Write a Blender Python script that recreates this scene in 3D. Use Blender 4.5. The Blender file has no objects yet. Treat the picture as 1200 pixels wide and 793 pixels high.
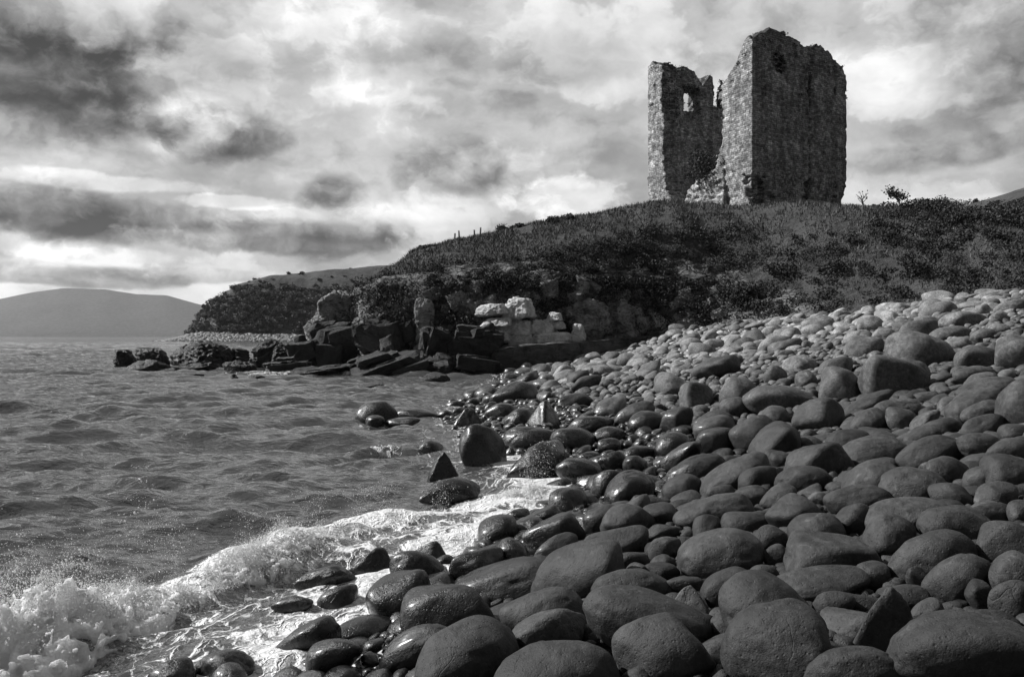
import bpy, bmesh, math, random
import numpy as np
import openvdb
from mathutils import Vector, Euler

R = math.radians
scene = bpy.context.scene
COL = scene.collection
random.seed(7)
rng = np.random.default_rng(7)

# ------------------------------------------------------------------ camera
F = 933.0            # focal length in photograph pixels (1200 wide)
CZ = 2.2             # eye height above the sea
HOR = 394.0
cam = bpy.data.cameras.new("camera")
cam.lens = 28.0
cam.sensor_width = 36.0
cam.clip_start = 0.05
cam.clip_end = 20000
cam_o = bpy.data.objects.new("camera", cam)
cam_o.location = (0, 0, CZ)
cam_o.rotation_euler = (R(90 - 0.155), 0, 0)
COL.objects.link(cam_o)
scene.camera = cam_o

# ------------------------------------------------------------------ node helpers
def nd(nt, kind, ins=None, **props):
    n = nt.nodes.new(kind)
    for k, v in props.items():
        setattr(n, k, v)
    for k, v in (ins or {}).items():
        s = n.inputs[k]
        if isinstance(v, bpy.types.NodeSocket):
            nt.links.new(v, s)
        else:
            s.default_value = v
    return n

def mth(nt, op, a, b=None, c=None, clamp=False):
    n = nt.nodes.new("ShaderNodeMath")
    n.operation = op
    n.use_clamp = clamp
    for i, v in enumerate((a, b, c)):
        if v is None:
            continue
        if isinstance(v, bpy.types.NodeSocket):
            nt.links.new(v, n.inputs[i])
        else:
            n.inputs[i].default_value = v
    return n.outputs[0]

def noise(nt, vec, scale, detail=4, rough=0.55, dist=0.0, dims='3D'):
    n = nd(nt, "ShaderNodeTexNoise", {"Vector": vec, "Scale": scale, "Detail": detail, "Roughness": rough, "Distortion": dist})
    return n.outputs[0]

def smooth(nt, v, a, b, lo=0.0, hi=1.0):
    n = nt.nodes.new("ShaderNodeMapRange")
    n.interpolation_type = 'SMOOTHSTEP'
    for i, x in enumerate((v, a, b, lo, hi)):
        if isinstance(x, bpy.types.NodeSocket):
            nt.links.new(x, n.inputs[i])
        else:
            n.inputs[i].default_value = x
    return n.outputs[0]

def grey(nt, v):
    n = nt.nodes.new("ShaderNodeCombineColor")
    for i in range(3):
        nt.links.new(v, n.inputs[i])
    return n.outputs[0]

def vmul(nt, v, xyz):
    n = nt.nodes.new("ShaderNodeVectorMath")
    n.operation = 'MULTIPLY'
    nt.links.new(v, n.inputs[0])
    n.inputs[1].default_value = xyz
    return n.outputs[0]

def vadd(nt, a, b):
    n = nt.nodes.new("ShaderNodeVectorMath")
    n.operation = 'ADD'
    nt.links.new(a, n.inputs[0])
    if isinstance(b, bpy.types.NodeSocket):
        nt.links.new(b, n.inputs[1])
    else:
        n.inputs[1].default_value = b
    return n.outputs[0]

# ------------------------------------------------------------------ world: cloudy sky
SUN_EL, SUN_AZ = 39.0, -77.0     # azimuth from +Y (view axis), negative = left
WS = 0.1
world = bpy.data.worlds.new("World")
scene.world = world
world.use_nodes = True
wt = world.node_tree
wt.nodes.clear()
wo = wt.nodes.new("ShaderNodeOutputWorld")
bg = wt.nodes.new("ShaderNodeBackground")
bg.inputs[1].default_value = WS
wt.links.new(bg.outputs[0], wo.inputs[0])
sky = wt.nodes.new("ShaderNodeTexSky")
sky.sky_type = 'NISHITA'
sky.sun_disc = False
sky.sun_elevation = R(SUN_EL)
sky.sun_rotation = R(SUN_AZ)
bw = nd(wt, "ShaderNodeRGBToBW", {"Color": sky.outputs[0]}).outputs[0]
gen = wt.nodes.new("ShaderNodeTexCoord").outputs["Generated"]
sp = nd(wt, "ShaderNodeSeparateXYZ", {"Vector": gen})
az = mth(wt, 'ARCTAN2', sp.outputs[0], sp.outputs[1])
el = mth(wt, 'ARCSINE', sp.outputs[2])
elp = mth(wt, 'MAXIMUM', el, 0.0)
# cloud coordinates: azimuth, and elevation stretched towards the horizon
elw = mth(wt, 'MULTIPLY', mth(wt, 'POWER', mth(wt, 'ADD', elp, 0.03), 0.75), 1.8)
cc = nd(wt, "ShaderNodeCombineXYZ", {0: az, 1: elw, 2: 0.3}).outputs[0]
warp = nd(wt, "ShaderNodeTexNoise", {"Vector": cc, "Scale": 5.0, "Detail": 7, "Roughness": 0.62}).outputs["Color"]
warp = vadd(wt, warp, (-0.5, -0.5, -0.5))
ccw = vadd(wt, cc, vmul(wt, warp, (0.13, 0.11, 0.0)))
iso = nd(wt, "ShaderNodeCombineXYZ", {0: az, 1: mth(wt, 'MULTIPLY', el, 1.3), 2: 0.7}).outputs[0]
warpi = vadd(wt, nd(wt, "ShaderNodeTexNoise", {"Vector": iso, "Scale": 14.0, "Detail": 6, "Roughness": 0.6}).outputs["Color"], (-0.5, -0.5, -0.5))
isow = vadd(wt, iso, vmul(wt, warpi, (0.05, 0.045, 0.0)))
flat = vadd(wt, vmul(wt, iso, (0.95, 1.1, 1.0)), vmul(wt, warpi, (0.06, 0.06, 0.0)))
nA = noise(wt, flat, 2.6, 9, 0.55)
nB = noise(wt, vadd(wt, flat, (4.0, 2.0, 0)), 5.5, 10, 0.56)
lit = vadd(wt, flat, (3.97, 2.035, 0))
nB2 = noise(wt, lit, 5.5, 10, 0.56)
relief = mth(wt, 'SUBTRACT', nB, nB2)
nE = noise(wt, isow, 11.0, 10, 0.58)
nE2 = noise(wt, vadd(wt, isow, (-0.012, 0.016, 0)), 11.0, 10, 0.58)
reliefE = mth(wt, 'SUBTRACT', nE, nE2)
nF = noise(wt, ccw, 19.0, 7, 0.65)

# tone as seen (display value), turned linear below
base = smooth(wt, nA, 0.34, 0.66, 0.64, 0.80)
# thin veils of brighter cloud with soft torn edges
veil = smooth(wt, nB, 0.51, 0.575)
base = mth(wt, 'ADD', base, mth(wt, 'MULTIPLY', veil, 0.09))
base = mth(wt, 'ADD', base, mth(wt, 'MULTIPLY', relief, 0.55))
base = mth(wt, 'SUBTRACT', base, mth(wt, 'MULTIPLY', smooth(wt, nB, 0.47, 0.38), 0.07))
base = mth(wt, 'ADD', base, mth(wt, 'MULTIPLY', mth(wt, 'SUBTRACT', nF, 0.5), 0.07))

def azel(px, py):
    u, v = (px - 600) / F, (HOR - py) / F
    return math.atan(u), math.atan(v / math.sqrt(1 + u * u))

edge = mth(wt, 'ADD', mth(wt, 'MULTIPLY', mth(wt, 'SUBTRACT', nE, 0.5), 2.9), mth(wt, 'MULTIPLY', mth(wt, 'SUBTRACT', nB, 0.5), 1.2))
# clouds: place, half sizes (in photograph pixels), tone change, softness
CLOUDS = [(25, 85, 165, 70, -0.36, 1.0), (60, 30, 110, 40, -0.16, 1.0), (150, 110, 90, 42, -0.15, 1.0), (200, 60, 120, 40, -0.07, 1.0),
          (265, 162, 64, 34, -0.30, 0.8), (150, 165, 70, 30, -0.06, 0.9), (212, 146, 56, 38, 0.29, 1.1),
          (390, 222, 42, 28, -0.31, 0.7), (535, 203, 76, 40, -0.25, 0.7), (585, 170, 50, 14, -0.05, 0.8),
          (25, 240, 100, 28, -0.28, 0.5), (60, 258, 90, 20, -0.08, 0.7), (195, 255, 100, 22, -0.20, 0.6),
          (300, 280, 200, 24, -0.24, 0.5), (400, 268, 90, 20, -0.10, 0.6), (130, 214, 140, 11, 0.14, 0.6), (260, 236, 70, 10, 0.15, 0.5), (320, 252, 70, 9, 0.10, 0.6),
          (140, 300, 100, 13, 0.12, 0.6), (20, 285, 70, 12, 0.12, 0.6), (50, 322, 150, 11, -0.24, 0.6), (260, 323, 130, 10, -0.15, 0.6),
          (655, 235, 95, 26, 0.20, 0.5), (690, 205, 60, 16, 0.06, 0.7), (412, 85, 26, 46, 0.10, 0.9), (440, 130, 30, 30, 0.06, 1.0),
          (1180, 60, 110, 80, -0.17, 1.0), (1090, 182, 90, 16, -0.14, 0.7), (1150, 215, 70, 12, -0.06, 0.7), (640, 70, 190, 34, -0.10, 1.0), (820, 30, 150, 30, -0.05, 1.0),
          (1060, 105, 60, 30, 0.06, 1.0), (1020, 30, 200, 30, -0.10, 1.0), (330, 60, 130, 34, -0.09, 0.9), (520, 120, 90, 20, -0.08, 0.8),
          (480, 30, 90, 24, 0.06, 1.0), (560, 250, 130, 14, 0.05, 0.8), (460, 60, 60, 18, -0.07, 0.7), (30, 187, 120, 14, 0.06, 0.8), (330, 205, 90, 16, 0.05, 0.9)]
tone = base
rimL = None
for (px, py, rx, ry, dv, sf) in CLOUDS:
    a0, e0 = azel(px, py)
    dx = mth(wt, 'MULTIPLY', mth(wt, 'SUBTRACT', az, a0), F / rx)
    dy = mth(wt, 'MULTIPLY', mth(wt, 'SUBTRACT', el, e0), F / ry)
    r = mth(wt, 'SQRT', mth(wt, 'ADD', mth(wt, 'MULTIPLY', dx, dx), mth(wt, 'MULTIPLY', dy, dy)))
    m = mth(wt, 'SUBTRACT', mth(wt, 'ADD', 1.0, mth(wt, 'MULTIPLY', edge, 0.80)), r)
    m = smooth(wt, m, -0.16 * sf, 0.50 * sf + 0.05)
    # undersides darker, upper edges lighter
    sh = smooth(wt, mth(wt, 'ADD', dy, mth(wt, 'MULTIPLY', reliefE, 3.0)), -1.0, 1.0, 1.18, 0.55) if dv < 0 else 1.0
    tone = mth(wt, 'ADD', tone, mth(wt, 'MULTIPLY', mth(wt, 'MULTIPLY', m, sh), dv))
    if dv < -.13:   # billows inside the darker clouds
        tone = mth(wt, 'ADD', tone, mth(wt, 'MULTIPLY', mth(wt, 'MULTIPLY', m, reliefE), 0.60))
tone = mth(wt, 'MINIMUM', mth(wt, 'MAXIMUM', tone, 0.20), 0.97)
lin = mth(wt, 'POWER', tone, 2.2)
val = mth(wt, 'ADD', mth(wt, 'MULTIPLY', lin, 1.0 / WS), mth(wt, 'MULTIPLY', bw, 0.03))
# darkness added to the unseen sky behind and inland, for directional light
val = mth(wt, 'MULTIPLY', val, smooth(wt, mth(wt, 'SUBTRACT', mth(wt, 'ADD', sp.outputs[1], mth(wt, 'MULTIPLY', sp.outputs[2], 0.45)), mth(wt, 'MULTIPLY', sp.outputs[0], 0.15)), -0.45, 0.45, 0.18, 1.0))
val = mth(wt, 'MULTIPLY', val, smooth(wt, el, 0.46, 0.95, 1.0, 0.30))     # unseen overhead sky dimmed for contrast on waves and stones
below = smooth(wt, el, -0.12, -0.01, 0.25, 1.0)
val = mth(wt, 'MULTIPLY', val, below)
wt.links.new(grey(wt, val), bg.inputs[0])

# ------------------------------------------------------------------ sun
sun = bpy.data.lights.new("sun", 'SUN')
sun.energy = 4.8
sun.angle = R(0.6)
sun.color = (1, 1, 1)          # the photograph is black and white
sun_o = bpy.data.objects.new("sun", sun)
sd = Vector((math.sin(R(SUN_AZ)) * math.cos(R(SUN_EL)), math.cos(R(SUN_AZ)) * math.cos(R(SUN_EL)), math.sin(R(SUN_EL))))
sun_o.rotation_euler = sd.to_track_quat('Z', 'Y').to_euler()
COL.objects.link(sun_o)
vs = scene.view_settings
scene.display_settings.display_device = 'sRGB'
vs.view_transform = 'Standard'
vs.look = 'None'
vs.exposure = 0.22
vs.gamma = 1.0
vs.use_curve_mapping = False
scene.cycles.use_denoising = True
scene.cycles.max_bounces = 10
scene.cycles.volume_bounces = 0
scene.cycles.sample_clamp_direct = 2.5
scene.cycles.sample_clamp_indirect = 4.0
scene.cycles.diffuse_bounces = 8
scene.cycles.glossy_bounces = 3
scene.cycles.transmission_bounces = 6
scene.cycles.use_adaptive_sampling = True
scene.cycles.adaptive_threshold = 0.015

# ------------------------------------------------------------------ numpy noise
_perm = np.random.default_rng(3).permutation(256)
_perm = np.concatenate([_perm, _perm, _perm])
_grad = np.random.default_rng(4).normal(size=(256, 3))
_grad /= np.linalg.norm(_grad, axis=1)[:, None]

def perlin(p):
    p = np.asarray(p, float)
    i = np.floor(p).astype(int)
    f = p - i
    i &= 255
    u = f * f * f * (f * (f * 6 - 15) + 10)
    out = 0
    for a in (0, 1):
        for b in (0, 1):
            for c in (0, 1):
                h = _perm[_perm[_perm[(i[..., 0] + a) & 255] + ((i[..., 1] + b) & 255)] + ((i[..., 2] + c) & 255)]
                g = _grad[h]
                dot = g[..., 0] * (f[..., 0] - a) + g[..., 1] * (f[..., 1] - b) + g[..., 2] * (f[..., 2] - c)
                w = (u[..., 0] if a else 1 - u[..., 0]) * (u[..., 1] if b else 1 - u[..., 1]) * (u[..., 2] if c else 1 - u[..., 2])
                out = out + dot * w
    return out * 1.5

def fbm(p, octv=4, gain=0.5, ridged=False):
    p = np.asarray(p, float)
    t, a, s = 0, 1.0, 0
    for k in range(octv):
        n = perlin(p + 17.3 * k)
        if ridged:
            n = 1 - 2 * np.abs(n)
        t = t + a * n
        s += a
        a *= gain
        p = p * 2.03
    return t / s

def sstep(a, b, x):
    t = np.clip((x - a) / (b - a), 0, 1)
    return t * t * (3 - 2 * t)

def st3(x, y, z):
    x, y, z = np.broadcast_arrays(x, y, z)
    return np.stack([x, y, z], -1)

# ------------------------------------------------------------------ mesh helpers
def mesh_np(name, V, F_, mat=None, smooth_=True, attrs=None):
    V = np.asarray(V, np.float32)
    F_ = np.asarray(F_, np.int32)
    n, k = F_.shape
    me = bpy.data.meshes.new(name)
    me.vertices.add(len(V))
    me.vertices.foreach_set("co", V.ravel())
    me.loops.add(n * k)
    me.loops.foreach_set("vertex_index", F_.ravel())
    me.polygons.add(n)
    me.polygons.foreach_set("loop_start", np.arange(0, n * k, k, dtype=np.int32))
    me.polygons.foreach_set("use_smooth", np.full(n, smooth_))
    for an, av in (attrs or {}).items():
        at = me.attributes.new(an, 'FLOAT', 'POINT')
        at.data.foreach_set("value", np.asarray(av, np.float32))
    me.update(calc_edges=True)
    if mat:
        me.materials.append(mat)
    return me

def link(name, me, parent=None, loc=None, rot=None):
    o = bpy.data.objects.new(name, me)
    COL.objects.link(o)
    if parent:
        o.parent = parent
    if loc is not None:
        o.location = loc
    if rot is not None:
        o.rotation_euler = rot
    return o

def tag(o, label=None, cat=None, group=None, kind=None):
    if label: o["label"] = label
    if cat: o["category"] = cat
    if group: o["group"] = group
    if kind: o["kind"] = kind
    return o

def grid_faces(nr, nc):
    i = np.arange(nr - 1)[:, None] * nc + np.arange(nc - 1)[None, :]
    return np.stack([i, i + 1, i + nc + 1, i + nc], -1).reshape(-1, 4)

_ico = {}
def ico(level):
    if level not in _ico:
        bm = bmesh.new()
        bmesh.ops.create_icosphere(bm, subdivisions=level, radius=1)
        bm.verts.ensure_lookup_table()
        V = np.array([v.co[:] for v in bm.verts])
        Fc = np.array([[v.index for v in f.verts] for f in bm.faces])
        bm.free()
        _ico[level] = (V / np.linalg.norm(V, axis=1)[:, None], Fc)
    return _ico[level]

def rotm(rx, ry, rz):
    return np.array(Euler((rx, ry, rz)).to_matrix())

def rock_shape(level, shape, r, rough=0.03):
    """unit rock: smooth-edged polyhedron from random planes; half sizes about 1"""
    D, Fc = ico(level)
    if shape == 't':
        base_n = [(0, 0, -1)]
        k = r.integers(3, 5)
        off = r.uniform(0, 6.28)
        for j in range(k):
            a = off + j * 2 * math.pi / k + r.uniform(-.25, .25)
            base_n.append((math.cos(a) * .86, math.sin(a) * .86, r.uniform(.55, .8)))
        base_n.append((r.uniform(-.2, .2), r.uniform(-.2, .2), 1))
        N_ = np.array(base_n)
        N_ /= np.linalg.norm(N_, axis=1)[:, None]
        dist = np.concatenate([[.75], r.uniform(.55, .68, k), [r.uniform(.72, .85)]])
        p = 5.0
    elif shape == 'b':
        N_ = np.array([(1, 0, .1), (-1, 0, .15), (0, 1, 0), (0, -1, .12), (.05, 0, 1), (0, 0, -1), (.7, .5, .5), (-.6, -.5, .6)], float)
        N_ += r.normal(0, .06, N_.shape)
        N_ /= np.linalg.norm(N_, axis=1)[:, None]
        dist = np.array([1, 1, 1, 1, .98, 1, 1.35, 1.32]) * r.uniform(.96, 1.04, 8)
        p = 10
    else:
        npl, p = {'r': (24, 5.2), 'f': (15, 8), 'a': (11, 9), 's': (18, 9), 'k': (10, 16)}[shape]
        N_ = r.normal(size=(npl, 3))
        N_ /= np.linalg.norm(N_, axis=1)[:, None]
        N_ = np.concatenate([N_, -N_[:npl // 2], [[0, 0, 1], [0, 0, -1]]])
        dist = r.uniform(.86, 1.12, len(N_))
    dots = np.maximum(D @ N_.T, 0) / dist[None, :]
    rad = (dots ** p).sum(1) ** (-1 / p)
    o = r.uniform(0, 200, 3)
    rad = rad * (1 + (.10 if shape in 'rs' else .16 if shape == 't' else .075) * fbm(D * 1.2 + o, 2) + rough * fbm(D * 3.2 + o, 3))
    if shape in 'rs':
        dn = fbm(D * 2.2 + o[::-1], 2)
        rad = rad * (1 - .035 * sstep(.15, .5, dn))
    if shape in 'at':
        rad = rad * (1 + .045 * fbm(D * 4 + o, 4, .55, True))
    V = D * rad[:, None]
    if shape == 't':
        V[:, 0] += r.uniform(-.35, .35) * V[:, 2]
    V -= (V.max(0) + V.min(0)) / 2
    V /= (V.max(0) - V.min(0)) / 2
    return V, Fc

# ------------------------------------------------------------------ materials
def new_mat(name):
    m = bpy.data.materials.new(name)
    m.use_nodes = True
    nt = m.node_tree
    b = nt.nodes["Principled BSDF"]
    return m, nt, b

def bump(nt, h, strength, distance, normal=None):
    n = nd(nt, "ShaderNodeBump", {"Height": h, "Strength": strength, "Distance": distance})
    if normal is not None:
        nt.links.new(normal, n.inputs["Normal"])
    return n.outputs[0]

def attr(nt, name):
    n = nt.nodes.new("ShaderNodeAttribute")
    n.attribute_name = name
    return n.outputs["Fac"]

# beach stone: tone (dry albedo with painted cloud shade) and wetness come per stone
M_stone, nt, b = new_mat("beach_stone")
oc = nt.nodes.new("ShaderNodeTexCoord").outputs["Object"]
rnd = nt.nodes.new("ShaderNodeObjectInfo").outputs["Random"]
offs = nd(nt, "ShaderNodeCombineXYZ", {0: mth(nt, 'MULTIPLY', rnd, 37.0), 1: mth(nt, 'MULTIPLY', rnd, 91.0), 2: mth(nt, 'MULTIPLY', rnd, 53.0)}).outputs[0]
ov = vadd(nt, oc, offs)
tn, wet = attr(nt, "tone"), attr(nt, "wet")
n1 = noise(nt, ov, 3.5, 5, 0.6, 0.4)
n2 = noise(nt, ov, 22, 6, 0.68)
n3 = noise(nt, ov, 130, 3, 0.7)
lich = smooth(nt, noise(nt, ov, 7.5, 6, 0.7, 0.8), 0.57, 0.68)
mott = mth(nt, 'MULTIPLY', smooth(nt, n1, 0.3, 0.7, 0.60, 1.40), smooth(nt, n2, 0.28, 0.72, 0.55, 1.45))
mott = mth(nt, 'MULTIPLY', mott, smooth(nt, n3, 0.3, 0.7, 0.84, 1.16))
mott = mth(nt, 'MULTIPLY', mott, mth(nt, 'ADD', 1.0, mth(nt, 'MULTIPLY', lich, mth(nt, 'SUBTRACT', 0.85, mth(nt, 'MULTIPLY', wet, 0.7)))))
# thin fracture lines and a few pale quartz veins
vd = vadd(nt, ov, vmul(nt, vadd(nt, nd(nt, "ShaderNodeTexNoise", {"Vector": ov, "Scale": 4.0, "Detail": 3}).outputs["Color"], (-.5, -.5, -.5)), (.22, .22, .22)))
vor = nd(nt, "ShaderNodeTexVoronoi", {"Vector": vd, "Scale": 2.6}, feature='DISTANCE_TO_EDGE').outputs["Distance"]
crack = smooth(nt, vor, 0.0, 0.012, 1.0, 0.0)
crack = mth(nt, 'MULTIPLY', crack, smooth(nt, noise(nt, ov, 2.1, 2), 0.5, 0.6))
vein = smooth(nt, mth(nt, 'ABSOLUTE', mth(nt, 'SUBTRACT', noise(nt, ov, 1.6, 3, 0.55, 0.3), 0.5)), 0.0, 0.006, 1.0, 0.0)
vein = mth(nt, 'MULTIPLY', vein, smooth(nt, noise(nt, ov, 3.0, 3), 0.52, 0.62, 0, 0.6))
c = mth(nt, 'MULTIPLY', tn, mott)
c = mth(nt, 'MULTIPLY', c, mth(nt, 'SUBTRACT', 1.0, mth(nt, 'MULTIPLY', crack, 0.25)))
c = mth(nt, 'ADD', c, mth(nt, 'MULTIPLY', vein, mth(nt, 'MULTIPLY', tn, 1.1)))
wn = smooth(nt, mth(nt, 'ADD', wet, mth(nt, 'MULTIPLY', mth(nt, 'SUBTRACT', noise(nt, ov, 5, 4), 0.5), 0.5)), 0.2, 0.8)
c = mth(nt, 'MULTIPLY', c, mth(nt, 'SUBTRACT', 1.0, mth(nt, 'MULTIPLY', wn, 0.70)))
nt.links.new(grey(nt, c), b.inputs["Base Color"])
ro = mth(nt, 'SUBTRACT', 0.66, mth(nt, 'MULTIPLY', wn, 0.36))
ro = mth(nt, 'ADD', ro, mth(nt, 'MULTIPLY', mth(nt, 'SUBTRACT', n2, 0.5), 0.35))
nt.links.new(ro, b.inputs["Roughness"])
b.inputs["IOR"].default_value = 1.45
nt.links.new(mth(nt, 'MULTIPLY', wn, 0.55), b.inputs["Coat Weight"])
b.inputs["Coat Roughness"].default_value = 0.2
b.inputs["Coat IOR"].default_value = 1.4
hh = mth(nt, 'ADD', mth(nt, 'MULTIPLY', n2, 0.5), mth(nt, 'MULTIPLY', n3, 0.16))
hh = mth(nt, 'ADD', hh, n1)
hh = mth(nt, 'SUBTRACT', hh, mth(nt, 'MULTIPLY', crack, 0.10))
pit = smooth(nt, nd(nt, "ShaderNodeTexVoronoi", {"Vector": ov, "Scale": 38.0}).outputs["Distance"], 0.05, 0.3, -0.16, 0.0)
hh = mth(nt, 'ADD', hh, pit)
nt.links.new(bump(nt, hh, 0.62, 0.028), b.inputs["Normal"])

def rock_mat(name, dark, light, scale, wet_z=None, bd=0.15, strata=3.0):
    m, nt, b = new_mat(name)
    oc = nt.nodes.new("ShaderNodeTexCoord").outputs["Object"]
    geo = nt.nodes.new("ShaderNodeNewGeometry")
    rnd = nt.nodes.new("ShaderNodeObjectInfo").outputs["Random"]
    offs = nd(nt, "ShaderNodeCombineXYZ", {0: mth(nt, 'MULTIPLY', rnd, 37.0), 1: mth(nt, 'MULTIPLY', rnd, 91.0), 2: 0.0}).outputs[0]
    ov = vadd(nt, oc, offs)
    n1 = noise(nt, ov, scale, 6, 0.62, 0.5)
    n2 = noise(nt, vmul(nt, ov, (1, 1, strata)), scale * 3.2, 7, 0.7, 0.3)
    vd = vadd(nt, vmul(nt, ov, (1, 1, 1.8)), vmul(nt, nd(nt, "ShaderNodeTexNoise", {"Vector": ov, "Scale": scale, "Detail": 3}).outputs["Color"], (.7, .7, .7)))
    vor = nd(nt, "ShaderNodeTexVoronoi", {"Vector": vd, "Scale": scale * .9}, feature='DISTANCE_TO_EDGE').outputs["Distance"]
    crk = smooth(nt, mth(nt, 'ADD', vor, mth(nt, 'MULTIPLY', smooth(nt, n2, .38, .55), .10)), 0.0, 0.045)
    v = mth(nt, 'ADD', mth(nt, 'MULTIPLY', n1, 0.55), mth(nt, 'MULTIPLY', n2, 0.55))
    c = smooth(nt, v, 0.36, 0.74, dark, light)
    c = mth(nt, 'MULTIPLY', c, smooth(nt, crk, 0, 1, 0.45, 1.0))
    stain = smooth(nt, noise(nt, vmul(nt, ov, (1, 1, .6)), scale * .8, 6, .7, .6), .50, .62, 1.0, .62 if light > .7 else .30)
    c = mth(nt, 'MULTIPLY', c, stain)
    ro = 0.8
    if wet_z is not None:
        z = nd(nt, "ShaderNodeSeparateXYZ", {"Vector": geo.outputs["Position"]}).outputs[2]
        w = smooth(nt, mth(nt, 'ADD', z, mth(nt, 'MULTIPLY', mth(nt, 'SUBTRACT', n1, 0.5), 1.2)), wet_z * .5, wet_z, 1, 0)
        c = mth(nt, 'MULTIPLY', c, mth(nt, 'SUBTRACT', 1.0, mth(nt, 'MULTIPLY', w, 0.6)))
        ro = mth(nt, 'SUBTRACT', 0.82, mth(nt, 'MULTIPLY', w, 0.4))
        nt.links.new(ro, b.inputs["Roughness"])
    else:
        b.inputs["Roughness"].default_value = ro
    nt.links.new(grey(nt, c), b.inputs["Base Color"])
    h = mth(nt, 'ADD', mth(nt, 'ADD', n1, mth(nt, 'MULTIPLY', n2, 0.7)), mth(nt, 'MULTIPLY', crk, 0.5))
    nt.links.new(bump(nt, h, 0.9, bd), b.inputs["Normal"])
    return m

M_shore_rock = rock_mat("shore_rock", 0.014, 0.065, 1.3, 2.2, 0.25)
M_cliff_rock = rock_mat("cliff_rock", 0.045, 0.42, 1.2, None, 0.3)
M_pale_rock = rock_mat("pale_rock", 0.40, 0.85, 1.5, None, 0.2, 3.5)
M_ledge = rock_mat("ledge_rock", 0.03, 0.12, 0.9, None, 0.2, 5.0)

# turf and rock of the hills: the rock share is a property of the ground
def hill_mat(name, sc, g0, g1, r0, r1, bd):
    m, nt, b = new_mat(name)
    oc = nt.nodes.new("ShaderNodeTexCoord").outputs["Object"]
    rk = attr(nt, "rock")
    n1 = noise(nt, oc, 0.35 * sc, 6, 0.62, 0.3)
    n2 = noise(nt, vmul(nt, oc, (1, 1, 2.2)), 2.2 * sc, 6, 0.7)
    n3 = noise(nt, oc, 9 * sc, 4, 0.7)
    g = mth(nt, 'ADD', mth(nt, 'MULTIPLY', n1, 0.5), mth(nt, 'ADD', mth(nt, 'MULTIPLY', n2, 0.35), mth(nt, 'MULTIPLY', n3, 0.25)))
    gc = smooth(nt, g, 0.36, 0.74, g0, g1)
    rn = noise(nt, vmul(nt, oc, (1, 1, 2.6)), 1.3 * sc, 8, 0.72, 0.6)
    rv = nd(nt, "ShaderNodeTexVoronoi", {"Vector": vadd(nt, vmul(nt, oc, (1, 1, 1.7)), vmul(nt, nd(nt, "ShaderNodeTexNoise", {"Vector": oc, "Scale": .9 * sc, "Detail": 3}).outputs["Color"], (.9 / sc, .9 / sc, .9 / sc))), "Scale": 0.95 * sc}, feature='DISTANCE_TO_EDGE').outputs["Distance"]
    crk = smooth(nt, rv, 0, 0.06)
    rc = mth(nt, 'MULTIPLY', smooth(nt, rn, 0.35, 0.72, r0, r1), smooth(nt, crk, 0, 1, 0.4, 1))
    k = smooth(nt, mth(nt, 'ADD', rk, mth(nt, 'MULTIPLY', mth(nt, 'SUBTRACT', n2, 0.5), 0.7)), 0.35, 0.6)
    mix = nd(nt, "ShaderNodeMix", {0: k, 2: gc, 3: rc}).outputs[0]
    nt.links.new(grey(nt, mix), b.inputs["Base Color"])
    b.inputs["Roughness"].default_value = 0.9
    b.inputs["Specular IOR Level"].default_value = 0.2
    h = mth(nt, 'ADD', mth(nt, 'MULTIPLY', n2, 1.0), mth(nt, 'MULTIPLY', n3, 0.4))
    h = mth(nt, 'ADD', h, mth(nt, 'MULTIPLY', mth(nt, 'MULTIPLY', crk, k), 0.5))
    nt.links.new(bump(nt, h, 0.9, bd), b.inputs["Normal"])
    return m

M_hill = hill_mat("turf_and_rock", 1.0, 0.035, 0.13, 0.05, 0.36, 0.30)
M_far_hill = hill_mat("far_turf", 0.16, 0.03, 0.12, 0.10, 0.35, 0.8)

def leaf_mat(name, lo, hi, rough=0.55):
    m, nt, b = new_mat(name)
    at = attr(nt, "shade")
    c = smooth(nt, at, 0, 1, lo, hi)
    nt.links.new(grey(nt, c), b.inputs["Base Color"])
    b.inputs["Roughness"].default_value = rough
    b.inputs["Specular IOR Level"].default_value = 0.12
    return m
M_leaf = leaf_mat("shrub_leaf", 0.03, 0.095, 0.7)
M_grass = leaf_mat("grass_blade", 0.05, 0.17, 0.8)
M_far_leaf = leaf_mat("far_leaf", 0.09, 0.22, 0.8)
M_wood, nt, b = new_mat("weathered_wood")
oc = nt.nodes.new("ShaderNodeTexCoord").outputs["Object"]
nt.links.new(grey(nt, smooth(nt, noise(nt, vmul(nt, oc, (6, 6, 1)), 5, 5), .3, .7, .08, .28)), b.inputs["Base Color"])
b.inputs["Roughness"].default_value = 0.85

# ------------------------------------------------------------------ places
def px2(px, py, Y):
    """point at depth Y seen at a photograph pixel"""
    return np.array([(px - 600) / F * Y, Y, CZ + (HOR - py) / F * Y])

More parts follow.
